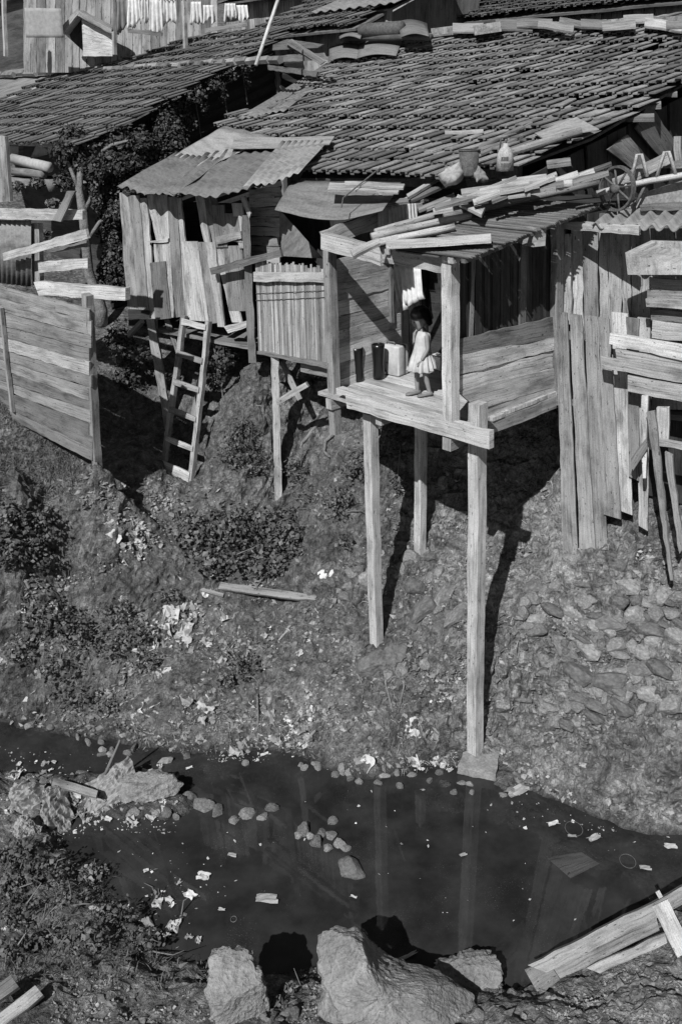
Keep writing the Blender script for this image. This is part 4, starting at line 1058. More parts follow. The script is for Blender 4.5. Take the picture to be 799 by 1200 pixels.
def boots_case():
    def boot(x, y, h, label, yaw, lean=0):
        p = at_z(x, y, ZD+.005)
        root = empty('rubber_boot', p, label, 'boot', 'black boots on the porch deck')
        f = V(math.sin(yaw), -math.cos(yaw), 0); sdir = V(f[1], -f[0], 0)*-1
        mb = MB(); rings = []
        prof = [(0, .066, .06, .0), (.03, .068, .062, .0), (.09, .062, .058, -.005), (.16, .058, .056, -.01), (.25, .062, .062, -.012), (.33, .068, .068, -.012), (.36, .07, .07, -.012), (.362, .06, .06, -.012), (.30, .055, .055, -.01)]
        for z, a, b, s in prof:
            rings.append([p+Z3*z*h/.36+f*(s+1.15*a*math.cos(q))+sdir*1.15*b*math.sin(q) for q in np.linspace(0, 2*math.pi, 18, endpoint=False)])
        mb.rings(rings)
        shaft = mb.build('shaft', M['rubber'], root)
        mb = MB(); rings = []
        for u, w, z in ((-.055, .03, .05), (-.03, .048, .1), (.02, .05, .12), (.07, .048, .085), (.12, .05, .068), (.16, .042, .055), (.18, .02, .035)):
            rings.append([p+f*u+sdir*w*math.cos(q)+Z3*max(.002, z/2+z/2*math.sin(q)) for q in np.linspace(0, 2*math.pi, 14, endpoint=False)])
        mb.rings(rings); mb.build('foot', M['rubber'], root)
        mb = MB(); mb.tube([p+Z3*h*.98+f*-.012+V(math.cos(q), math.sin(q), 0)*.071 for q in np.linspace(0, 2*math.pi, 19)], .006, 6); mb.build('top_rim', M['rubber'], shaft)
    boot(419, 446, .40, 'leftmost black rubber boot on the porch deck', 2.7)
    boot(444, 443, .41, 'black rubber boot beside the suitcase, nearest to it', 2.7)
    boot(433, 431, .38, 'black rubber boot half hidden behind the left front boot', 2.8)
    boot(456, 429, .40, 'black rubber boot standing behind the suitcase corner', 2.8)
    # suitcase
    a = at_z(455, 441, ZD+.005); b = at_z(470, 440, ZD+.005)
    root = empty('suitcase', a, 'pale square suitcase standing on the porch beside the girl', 'suitcase')
    w, d, h = .32, .20, .36                        # along F, along B, height
    o = at_z(467, 442, ZD+.005)
    fd = unit(FD*.97+BD*.1); bd = V(-fd[1], fd[0], 0)
    def bx(mb, u0, u1, v0, v1, z0, z1):
        c = [o+fd*u+bd*v+Z3*z for z in (z0, z1) for u, v in ((u0, v0), (u1, v0), (u1, v1), (u0, v1))]
        mb.add(c, [(3, 2, 1, 0), (4, 5, 6, 7), (0, 1, 5, 4), (1, 2, 6, 5), (2, 3, 7, 6), (3, 0, 4, 7)])
    def rbox(mb, u0, u1, v0, v1, z0, z1, r=.02):
        rings = []
        for v, k in ((v0, r), (v0+r*.6, r*.2), (v0+r, 0), (v1-r, 0), (v1-r*.6, r*.2), (v1, r)):
            ring = []
            for cu, cz, a0 in ((u1-r, z1-r, 0), (u0+r, z1-r, 90), (u0+r, z0+r, 180), (u1-r, z0+r, 270)):
                for q in (0, 30, 60, 90):
                    t = R_(a0+q); ring.append(o+fd*(cu+(r-k*.6)*math.cos(t))+Z3*(cz+(r-k*.6)*math.sin(t))+bd*v)
            rings.append(ring)
        mb.rings(rings)
    mb = MB(); rbox(mb, -w, 0, 0, d*.6, 0, h); body = mb.build('body', M['case'], root)
    mb = MB(); rbox(mb, -w, 0, d*.61, d, 0, h); mb.build('lid', M['case'], root)
    mb = MB(); rbox(mb, -w-.002, .002, d*.585, d*.625, -.001, h+.002, .02); mb.build('trim', M['case_dark'], body)
    mb = MB(); c = o-fd*w*.5+bd*d*.3+Z3*h; mb.tube([c-fd*.06, c-fd*.055+Z3*.03, c+fd*.055+Z3*.03, c+fd*.06], .008, 7); mb.build('handle', M['case_dark'], body)
    mb = MB(); bx(mb, -w*.60, -w*.48, -.006, .01, h*.40, h*.43); mb.build('latch', M['case_dark'], body)
    mb = MB(); bx(mb, -w*.15, -w*.07, d*.4, d*.7, h-.001, h+.006); mb.build('latch', M['case_dark'], body)
boots_case()
def cloth(pl, outline, mat, label, name='hanging_cloth', folds=6, amp=.02, off=0.0, group=None, cat='cloth', ragged=0):
    A, B, C, D = pq(pl, outline, off); mb = MB(); G = []; n = pl.n; ph = random.uniform(0, 9); nu = folds*5
    for i in range(nu+1):
        u = i/nu; r = []; rg = ragged*mnoise.noise((u*5, ph, 0))
        for j in range(9):
            v = j/8
            p = (A*(1-u)+B*u)*(1-v)+(D*(1-u)+C*u)*v
            p = p+n*amp*(.5+v)*math.sin(u*folds*2*math.pi+ph+1.2*mnoise.noise((u*3, v*2, ph)))+unit(D-A)*rg*v
            r.append(p)
        G.append(r)
    mb.sheet(G, .005); return center_build(mb, name, M[mat], label, cat, group)
def cloths():
    p = plBack.off(.30)
    cloth(p, [(456, 309), (471, 311), (479, 352), (468, 360)], 'cloth', 'left of two pale rags hanging in the porch doorway', folds=3, amp=.03, group='rags hanging in the porch', ragged=.06)
    cloth(p, [(470, 311), (494, 315), (498, 345), (474, 362)], 'cloth', 'wider pale rag hanging right in the porch doorway', folds=4, amp=.03, group='rags hanging in the porch', ragged=.06)
    mb = MB(); mb.tube([p.p(450, 308, .0), p.p(500, 315, 0)], .005, 5); center_build(mb, 'clothes_line', M['iron'], 'cord holding the pale rags across the porch', 'cord')
    q = plL.off(.035)
    cloth(q, [(455, 243), (488, 235), (489, 262), (456, 270)], 'cloth', 'white fringed towel draped over the porch rafter', 'towel', 9, .016, 0, cat='towel')
    # dark shelf behind the girl
    r = empty('small_table', PK+FD*.95-BD*.35, 'small dark table against the porch back wall behind the girl', 'table')
    o = PK+FD*.85-BD*.38+Z3*.5; o2 = o+FD*.5
    mb = MB(); mb.plank(o, o2, o2+BD*.32, o+BD*.32, Z3, .04); mb.build('table_top', M['wood_black'], r)
    for a, b in ((.03, .03), (.45, .03), (.03, .28), (.45, .28)):
        mb = MB(); c = o+FD*a+BD*b-Z3*.02; mb.beam(c, V(c[0], c[1], ZD+.005), .035, .035); mb.build('leg', M['wood_black'], r)
    # pan on it and crate in the doorway
    c = o+FD*.2+BD*.15; mb = MB(); mb.tube([c+Z3*.002, c+Z3*.06, c+Z3*.06, c+Z3*.02], [.09, .1, .09, .08], 14); center_build(mb, 'pan', M['iron'], 'dark round pan on the small table behind the girl', 'pan')
    b0 = at_z(513, 428, ZD+.05); mb = MB()
    bq = b0+Z3*.12; mb.plank(bq-FD*.09-BD*.07, bq+FD*.1-BD*.07, bq+FD*.1+BD*.08, bq-FD*.09+BD*.08, Z3, .16, .006); center_build(mb, 'bundle', M['cloth'], 'small white bundle on the deck beside the corner post', 'bundle')
cloths()

# ------------------------------------------------------------------ the girl
def girl():
    foot = (at_z(488, 462, ZD)+at_z(501, 465, ZD))/2; foot = V(foot[0], foot[1], ZD+.006)
    fw = unit(V(-.95, -.30, 0)); sd = V(-fw[1], fw[0], 0)      # sd: her left... turned to the picture's far side
    if sd[1] > 0: sd = sd                                       # far side from the viewer
    W = lambda f, s, z: foot+fw*f+sd*s+Z3*z
    root = empty('person', foot, 'small girl in a sleeveless white dress standing on the porch, head bowed, facing left', 'person')
    # body skeleton (f forward, s sideways, z up)
    J = dict(pel=(-.01, 0, .44), spn=(-.012, 0, .55), chs=(-.01, 0, .66), nck=(.0, 0, .735), hd0=(.015, 0, .77),
             hipL=(-.01, .05, .42), kneL=(-.015, .055, .235), ankL=(-.06, .055, .06), heeL=(-.065, .055, .03), toeL=(.035, .06, .022),
             hipR=(-.01, -.05, .42), kneR=(.04, -.055, .235), ankR=(.035, -.055, .06), heeR=(.03, -.055, .03), toeR=(.13, -.06, .022),
             shL=(-.01, .095, .69), elL=(-.01, .125, .54), wrL=(.06, .11, .425), shR=(-.015, -.095, .69), elR=(-.035, -.125, .54), wrR=(.03, -.12, .42))
    Rr = dict(pel=.078, spn=.068, chs=.078, nck=.036, hd0=.036, hipL=.052, kneL=.034, ankL=.024, heeL=.027, toeL=.018, hipR=.052, kneR=.034, ankR=.024, heeR=.027, toeR=.018,
              shL=.03, elL=.023, wrL=.018, shR=.03, elR=.023, wrR=.018)
    E_ = [('pel', 'spn'), ('spn', 'chs'), ('chs', 'nck'), ('nck', 'hd0')]
    for k in 'LR': E_ += [('pel', 'hip'+k), ('hip'+k, 'kne'+k), ('kne'+k, 'ank'+k), ('ank'+k, 'hee'+k), ('hee'+k, 'toe'+k), ('chs', 'sh'+k), ('sh'+k, 'el'+k), ('el'+k, 'wr'+k)]
    def skin(verts, radii, edges, rootn, sub=2):
        ks = list(verts); me = bpy.data.meshes.new('sk'); me.from_pydata([tuple(W(*verts[k])) for k in ks], [(ks.index(a), ks.index(b)) for a, b in edges], [])
        ob = bpy.data.objects.new('sk', me); COL.objects.link(ob)
        ob.modifiers.new('s', 'SKIN'); sv = me.skin_vertices[0].data
        for i, k in enumerate(ks): sv[i].radius = (radii[k], radii[k]); sv[i].use_root = (k == rootn)
        ob.modifiers.new('d', 'SUBSURF').levels = sub; ob.modifiers['d'].render_levels = sub
        r = from_eval(ob, 'sk_eval'); bpy.data.objects.remove(ob)
        vs = [np.array(v.co) for v in r.vertices]; fs = [tuple(p.vertices) for p in r.polygons]; return vs, fs
    mb = MB()
    vs, fs = skin(J, Rr, E_, 'pel'); mb.add(vs, fs, None, .5, True)
    # hands: palm and five fingers each
    for k, s in (('L', 1), ('R', -1)):
        w = np.array(J['wr'+k]); dn = unit(V(.35, 0, -1)); sdv = V(1, 0, .35); sdv = unit(sdv)
        vv = {'w': tuple(w), 'p': tuple(w+dn*.035)}; rr = {'w': .016, 'p': .019}; ee = [('w', 'p')]
        for q, (o, l) in enumerate(((-.017, .034), (-.006, .04), (.006, .038), (.017, .03))):
            a = w+dn*.045+sdv*o; b = a+dn*l*.5+V(0, -s*.004, 0); c = b+dn*l*.4+V(0, -s*.012, 0)
            for nm, pt, r in (('a', a, .0065), ('b', b, .006), ('c', c, .005)): vv[nm+str(q)] = tuple(pt); rr[nm+str(q)] = r
            ee += [('p', 'a%d' % q), ('a%d' % q, 'b%d' % q), ('b%d' % q, 'c%d' % q)]
        t0 = w+dn*.018+sdv*.018; t1 = t0+dn*.02+sdv*.014; t2 = t1+dn*.016
        for nm, pt, r in (('t0', t0, .008), ('t1', t1, .0068), ('t2', t2, .0055)): vv[nm] = tuple(pt); rr[nm] = r
        ee += [('w', 't0'), ('t0', 't1'), ('t1', 't2')]
        vs, fs = skin(vv, rr, ee, 'p', 1); mb.add(vs, fs, None, .5, True)
    # head: shaped from stacked rings, bowed forward
    tilt = R_(16); hc = np.array((.03, 0, .865))
    def H(f, s, z):                                  # head space -> world
        f2 = f*math.cos(tilt)+z*math.sin(tilt); z2 = -f*math.sin(tilt)+z*math.cos(tilt)
        return W(hc[0]+f2, s, hc[2]+z2)
    rings = []
    for z, a, b, f0 in ((-.112, .018, .022, .045), (-.105, .035, .034, .034), (-.085, .058, .047, .016), (-.055, .078, .062, .004), (-.02, .090, .071, -.002), (.02, .096, .076, -.006), (.055, .092, .073, -.008), (.085, .07, .057, -.01), (.105, .035, .03, -.01), (.111, .01, .01, -.01)):
        ring = []
        for q in np.linspace(0, 2*math.pi, 22, endpoint=False):
            f = f0+a*math.cos(q); s = b*math.sin(q); c = math.cos(q)
            if c > .93 and -.075 < z < .0: f += .016*(1-abs(z+.035)/.05)*(c-.93)/.07          # nose
            if c > .9 and -.1 < z < -.07: f += .006                                             # lips
            if .55 < c < .92 and -.03 < z < .01: f -= .006                                      # eye hollows
            ring.append(H(f, s, z))
        rings.append(ring)
    mb.rings(rings, .5)
    for s in (1, -1):                                # ears
        rg = []
        for k, (d, r) in enumerate(((0, .02), (.008, .024), (.013, .015))):
            rg.append([H(-.008+r*.7*math.cos(q), s*(.072+d), -.02+r*math.sin(q)) for q in np.linspace(0, 2*math.pi, 10, endpoint=False)])
        mb.rings(rg, .5)
    bod = mb.build('body', M['skin'], root)
    for s in (1, -1):
        m2 = MB(); rg = []
        for d, r in ((-.006, .001), (-.003, .009), (0, .011), (.003, .007), (.005, .001)):
            rg.append([H(.083+d, s*.03+r*math.cos(q), -.012+r*.7*math.sin(q)) for q in np.linspace(0, 2*math.pi, 10, endpoint=False)])
        m2.rings(rg); m2.build('eye', M['feature'], bod)
    m2 = MB(); m2.tube([H(.078, -.02, -.072), H(.088, 0, -.071), H(.078, .02, -.072)], [.003, .005, .003], 6); m2.build('mouth', M['case_dark'], bod)
    # hair: bob with fringe
    m2 = MB(); rg = []
    for z, a, b, f0 in ((.128, .008, .008, -.012), (.122, .045, .04, -.012), (.10, .085, .07, -.012), (.065, .108, .09, -.012), (.025, .114, .096, -.014), (-.02, .112, .096, -.018), (-.06, .105, .094, -.022), (-.095, .092, .088, -.03), (-.10, .07, .07, -.034), (-.07, .06, .06, -.03)):
        ring = []
        for i, q in enumerate(np.linspace(0, 2*math.pi, 40, endpoint=False)):
            c = math.cos(q); f = f0+a*c; s = b*math.sin(q); zz = z+.004*math.sin(i*2.3)
            lim = .012                                # the fringe ends above the eyes, the sides reach the jaw
            if c > .08 and z < lim: zz = lim-.002*(lim-z); f = f-(.006+.1*(lim-z))*c
            ring.append(H(f, s, zz))
        rg.append(ring)
    m2.rings(rg, None, True, True); m2.build('hair', M['hair'], root)
    # dress: bodice and pleated skirt, one shell with a hollow hem
    m2 = MB(); rg = []
    for z, a, b, pl_, f0 in ((.725, .05, .055, 0, -.002), (.715, .058, .085, 0, -.006), (.70, .07, .108, 0, -.008), (.66, .085, .104, 0, -.008), (.60, .088, .098, 0, -.006), (.53, .092, .098, .0, .0), (.47, .105, .108, .004, .004), (.42, .122, .124, .010, .006),
                            (.365, .138, .138, .016, .008), (.31, .154, .152, .020, .008), (.30, .147, .145, .020, .008), (.36, .12, .12, .015, .008), (.45, .09, .09, 0, 0)):
        ring = []
        for i, q in enumerate(np.linspace(0, 2*math.pi, 96, endpoint=False)):
            p = pl_*math.sin(q*13+.6*math.sin(q*3)); zz = z+(.012*math.sin(q*2+1)-.02*math.cos(q) if pl_ > .01 else 0)
            ring.append(W(f0+(a+p)*math.cos(q), (b+p)*math.sin(q), zz))
        rg.append(ring)
    m2.rings(rg, .5, True, True); m2.build('dress', M['dress'], root)
    # shoes
    for k in 'LR':
        h = np.array(J['hee'+k]); t = np.array(J['toe'+k]); m2 = MB(); rg = []
        for u, w, zt in ((-.038, .016, .035), (-.03, .03, .05), (0, .034, .052), (.04, .034, .042), (.085, .04, .036), (.12, .034, .03), (.14, .012, .018)):
            rg.append([W(h[0]+u+.005, h[1]+w*math.cos(q), max(-.002, zt/2+zt/2*math.sin(q))) for q in np.linspace(0, 2*math.pi, 14, endpoint=False)])
        m2.rings(rg, .5); m2.build('shoe', M['shoe'], root)
girl()
# ------------------------------------------------------------------ planks and junk on the roofs
def roof_junk():
    pl = ROOFP['pl']; n = pl.n
    T = [(435, 277, 551, 252, 7, 'wood_mid', .06, 'grey log lying lengthwise above the porch front'), (440, 272, 525, 248, 5, 'wood_pale', .03, 'narrow pale batten beside the grey log over the porch'),
         (443, 284, 532, 266, 6, 'wood_pale', .05, 'pale tapering plank below the grey log on the porch roof'), (452, 285, 575, 278, 7, 'wood_pale', .09, 'bright plank lying level across the front of the reeds'),
         (412, 296, 444, 282, 9, 'wood', .12, 'short broken board at the front left corner of the porch roof'), (507, 245, 549, 239, 7, 'wood_pale', .09, 'short flat board under the towel end of the roof'),
         (534, 232, 566, 247, 10, 'wood_pale', .15, 'white board lying crosswise on the roof pile'), (554, 236, 584, 225, 5, 'wood_pale', .17, 'thin pale batten crossing over the white board'),
         (562, 224, 620, 215, 7, 'wood_pale', .15, 'flat pale plank in the middle of the roof pile'), (573, 236, 618, 228, 5, 'wood', .10, 'narrow board between the long log and the flat plank'),
         (520, 254, 702, 214, 8, 'wood_mid', .06, 'longest grey log lying across the whole reed roof'), (588, 213, 640, 206, 6, 'wood', .14, 'short board at the back of the roof pile under the tiles'),
         (624, 221, 677, 203, 6, 'wood_pale', .13, 'pale plank slanting up toward the iron wheel'), (650, 218, 696, 201, 9, 'wood', .10, 'broad grey board nearest the iron wheel in the roof pile'),
         (477, 229, 517, 206, 4, 'wood_pale', .22, 'thin pale stick pointing up to the tile eave'), (480, 231, 524, 213, 8, 'wood_mid', .18, 'dark rounded board under the thin pale stick'),
         (452, 236, 496, 232, 4, 'wood', .14, 'thin batten level behind the towel'), (600, 224, 660, 213, 5, 'wood_mid', .17, 'dark batten among the pale planks of the roof pile'),
         (540, 224, 590, 217, 6, 'wood_mid', .12, 'grey board lying under the bucket at the tile edge')]
    rj = random.Random(11)
    for k in range(20):
        x0 = 490+k*9.5; y0 = 246-k*1.75+rj.uniform(-7, 5); L = rj.uniform(22, 58)
        T.append((x0, y0, x0+L, y0-L*rj.uniform(.05, .42), rj.uniform(2.5, 5.5), rj.choice(('wood', 'wood_mid', 'wood_pale', 'wood_dark')), rj.uniform(.08, .26), 'thin splintered board in the heap over the porch roof'))
    for x0, y0, x1, y1, w, mt, off, lab in T:
        pl, n = (plBig, n_big) if (y0+y1)/2 < 231 and x0 > 500 else (ROOFP['pl'], ROOFP['pl'].n)
        if pl is plBig: off = off*.6
        mb = MB()
        if 'log' in lab:
            mb.tube([pl.p(x0+(x1-x0)*k/4, y0+(y1-y0)*k/4, off) for k in range(5)], [.036, .04, .036, .038, .033], 9)
        else: mb.plank(*stickq(pl, x0, y0, x1, y1, w, off, w*random.uniform(.75, 1.1)), n, .028, .006, .006)
        center_build(mb, 'log' if 'log' in lab else 'plank', M[mt], lab, 'log' if 'log' in lab else 'plank', 'planks strewn over the porch roof')
    # on the tiles
    pb, nb = plBig, n_big
    mb = MB(); mb.plank(*pq(pb, [(626, 156), (675, 137), (701, 151), (638, 163)], .15), nb, .012); center_build(mb, 'sheet', M['tin_pale'], 'pale flat sheet lying on the tiles near the roof verge', 'sheet')
    mb = MB(); mb.tube([pb.p(592, 180, .14), pb.p(681, 153, .19)], .04, 9); center_build(mb, 'pipe', M['wood'], 'pale round pole resting on the tiles below the flat sheet', 'pole')
    for k, (x0, y0, x1, y1, mt, lab) in enumerate(((560, 172, 623, 142, 'wood_dark', 'upper of two dark sticks slanting over the tiles above the canister'), (563, 179, 612, 157, 'wood_dark', 'lower of two dark sticks slanting over the tiles above the canister'),
                                               (521, 154, 566, 153, 'wood_pale', 'short pale stick lying level in the middle of the tile roof'), (0, 0, 0, 0, '', ''))):
        if lab: mb = MB(); mb.plank(*stickq(pb, x0, y0, x1, y1, 2.6, .10), nb, .025); center_build(mb, 'stick', M[mt], lab, 'stick', 'sticks on the tile roof')
    for k, (x0, y0, x1, y1, lab) in enumerate(((-10, 124, 128, 70, 'longer pale pole lying on the left tile roof'), (24, 124, 98, 98, 'shorter pale pole below the longer one on the left tile roof'))):
        mb = MB(); mb.tube([plLeft.p(x0, y0, .07), plLeft.p(x1, y1, .07)], .028, 7); center_build(mb, 'pole', M['wood_mid'], lab, 'pole', 'poles on the left tile roof')
    # bucket, canister and crumpled sheet at the tile edge
    b = pb.p(549, 206, .05)
    r = empty('bucket', b, 'dark dented bucket standing at the lower edge of the tiles', 'bucket')
    mb = MB(); mb.tube([b, b+Z3*.02, b+Z3*.26, b+Z3*.26, b+Z3*.03], [.09, .092, .11, .10, .08], 18); bb = mb.build('body', M['iron'], r)
    mb = MB(); mb.tube([b+Z3*.26+V(math.cos(q), math.sin(q), 0)*.11 for q in np.linspace(0, 2*math.pi, 21)], .008, 6); mb.build('rim', M['iron'], bb)
    b = pb.p(591, 200, .05)
    r = empty('canister', b, 'pale marked canister with a handle on the tile edge, right of the bucket', 'canister')
    mb = MB(); mb.tube([b, b+Z3*.16, b+Z3*.22, b+Z3*.24, b+Z3*.27], [.095, .085, .06, .03, .027], 16); mb.build('body', M['iron_pale'], r)
    mb = MB(); mb.tube([b+Z3*.21+V(-.06, 0, 0), b+Z3*.33+V(-.05, 0, 0), b+Z3*.33+V(.02, 0, 0), b+Z3*.26], .009, 6); mb.build('handle', M['iron'], r)
    m2 = MB()
    for k in range(4):
        t = -2.1+.3*k
        for z in (.06, .12):
            if (k, z) == (3, .12): continue
            rr = .0965-.065*z; p = b+V(math.cos(t)*rr, math.sin(t)*rr, z); tq = V(-math.sin(t), math.cos(t), 0); nn = V(math.cos(t), math.sin(t), 0)
            m2.plank(p-tq*.011+Z3*.022, p+tq*.011+Z3*.022, p+tq*.013-Z3*.02, p-tq*.013-Z3*.02, nn, .004, 0, 0)
    m2.build('marking', M['iron'], r)
    for k, (pts, mt, lab) in enumerate((([(512, 205), (538, 190), (542, 205), (524, 216)], 'tin_pale', 'crumpled pale sheet left of the bucket'), ([(558, 190), (566, 198), (572, 212), (558, 216), (553, 205)], 'tin', 'bent grey sheet between the bucket and the canister'))):
        mb = MB(); outline_solid(mb, pts, tt(pb.p(*pts[-1], .05))-.06, .06, .05, 4, 32); center_build(mb, 'crumpled_sheet', M[mt], lab, 'sheet', 'crumpled sheets at the tile edge')
    # wheel, iron frame, slab and timbers over the right shack
    pr = plRF.off(-.35); n = pr.n
    c = pr.p(722.5, 221, .22); k = pxm(c)
    r = empty('cartwheel', pr.p(722, 247, .22), 'rusty spoked iron wheel standing on the right shack roof', 'wheel')
    ax = unit(n*.55+V(-.75, 0, 0)*.6); e1 = unit(np.cross(Z3, ax)); R0 = 25.5*k
    mb = MB(); ring = [[c+(e1*math.cos(q)+Z3*math.sin(q))*(R0+dr)+ax*dx for dr, dx in ((.0, -.022), (.0, .022), (-.022, .022), (-.022, -.022))] for q in np.linspace(0, 2*math.pi, 41)]
    mb.rings(ring, None, False, False); mb.build('rim', M['iron'], r)
    mb = MB(); mb.tube([c-ax*.07, c+ax*.07], .04, 12); mb.build('hub', M['iron'], r)
    for q in range(8):
        t = q*math.pi/4+.25; mb = MB(); mb.tube([c+(e1*math.cos(t)+Z3*math.sin(t))*.03, c+(e1*math.cos(t)+Z3*math.sin(t))*(R0-.01)], .011, 6); mb.build('spoke', M['iron'], r)
    r = empty('iron_trestle', pr.p(745, 240, .1), 'old iron frame with two bent legs pointing up, beside the iron wheel', 'frame')
    for pts in (((739, 212), (746, 181), (751, 181), (758, 207)), ((768, 210), (778, 178), (783, 178), (791, 204))):
        mb = MB(); mb.tube([pr.p(x, y, .12) for x, y in pts], .018, 7); mb.build('leg', M['iron_pale'], r)
    mb = MB(); mb.tube([pr.p(694, 228, .15), pr.p(720, 221, .15), pr.p(760, 212, .12), pr.p(835, 199, .1)], .03, 7); mb.build('bar', M['wood'], r)
    mb = MB(); mb.tube([pr.p(742, 244, .1), pr.p(757, 214, .1)], .015, 6); mb.build('bar', M['iron'], r)
    for q, mt, off, th, nm, cat, lab in (([(714, 211), (782, 178), (788, 190), (722, 222)], 'wood', -.05, .05, 'plank', 'plank', 'broad pale plank slanting up behind the iron wheel'),
        ([(752, 226), (835, 200), (835, 236), (733, 247)], 'plaster', .0, .07, 'slab', 'slab', 'speckled plaster slab leaning beside the iron frame at the right edge'),
        ([(722, 246), (835, 248), (835, 265), (724, 258)], 'wood', .1, .18, 'beam', 'beam', 'heavy pale beam lying along the right shack roof under the slab'),
        ([(749, 240), (835, 236), (835, 246), (750, 247)], 'wood_mid', .16, .1, 'log', 'log', 'grey round timber on top of the heavy pale beam'),
        ([(788, 160), (796, 160), (798, 190), (790, 190)], 'wood_mid', -.2, .06, 'post', 'post', 'short upright post stub above the iron frame at the right edge'),
        ([(775, 190), (835, 186), (835, 195), (776, 198)], 'wood_dark', -.1, .06, 'board', 'board', 'dark board behind the iron frame legs at right')):
        mb = MB(); mb.plank(*pq(pr, q, off), n, th); center_build(mb, nm, M[mt], lab, cat)
    # ridge pile: sheets and a barrel
    for q, mt, off, lab in (([(386, 50), (425, 47), (421, 70), (386, 72)], 'tin', .10, 'grey sheet below the pole at the left end of the ridge'), ([(423, 47), (472, 45), (464, 66), (418, 69)], 'tin', .12, 'paler sheet right of the grey one below the ridge pole'),
                            ([(397, 30), (428, 27), (422, 46), (398, 46)], 'tin', .34, 'upright bent sheet at the left end of the ridge pile'), ([(466, 26), (500, 28), (502, 43), (470, 44)], 'tin', .36, 'pale sheet right of the dark drum on the ridge')):
        mb = MB(); P = pq(pb, q, off); G = []
        for i in range(9):
            u = i/8; G.append([(P[0]*(1-u)+P[1]*u)*(1-v)+(P[3]*(1-u)+P[2]*u)*v+nb*.05*math.sin(u*math.pi) for v in (0, .5, 1)])
        mb.sheet(G, .012); center_build(mb, 'metal_sheet', M[mt], lab, 'sheet', 'sheets piled on the ridge')
    mb = MB(); a, b = pb.p(424, 36, .4), pb.p(470, 33, .4); mb.tube([a, a+(b-a)*.01, b], [.11, .12, .12], 14); center_build(mb, 'drum', M['iron'], 'dark drum lying on its side on the ridge', 'drum')
    mb = MB(); mb.tube([pb.p(401, 45, .28), pb.p(505, 43, .28)], .05, 8); center_build(mb, 'pole', M['wood_dark'], 'dark pole lying under the drum along the ridge', 'pole')
    for k in range(12):
        x = 505+k*25; mb = MB(); y = 33-(x-505)*.03+random.uniform(-4, 3)
        mb.plank(*stickq(pb, x, y+random.uniform(-3, 3), x+random.uniform(25, 44), y+random.uniform(-4, 4), random.uniform(6, 12), .16+.04*(k % 3)), nb, .03, .01, .01)
        center_build(mb, 'ridge_board', M[('wood_mid', 'tin_pale', 'wood', 'tin')[k % 4]], 'flat weathered board laid along the ridge of the large tiled roof', 'board', 'boards weighting the ridge')
roof_junk()

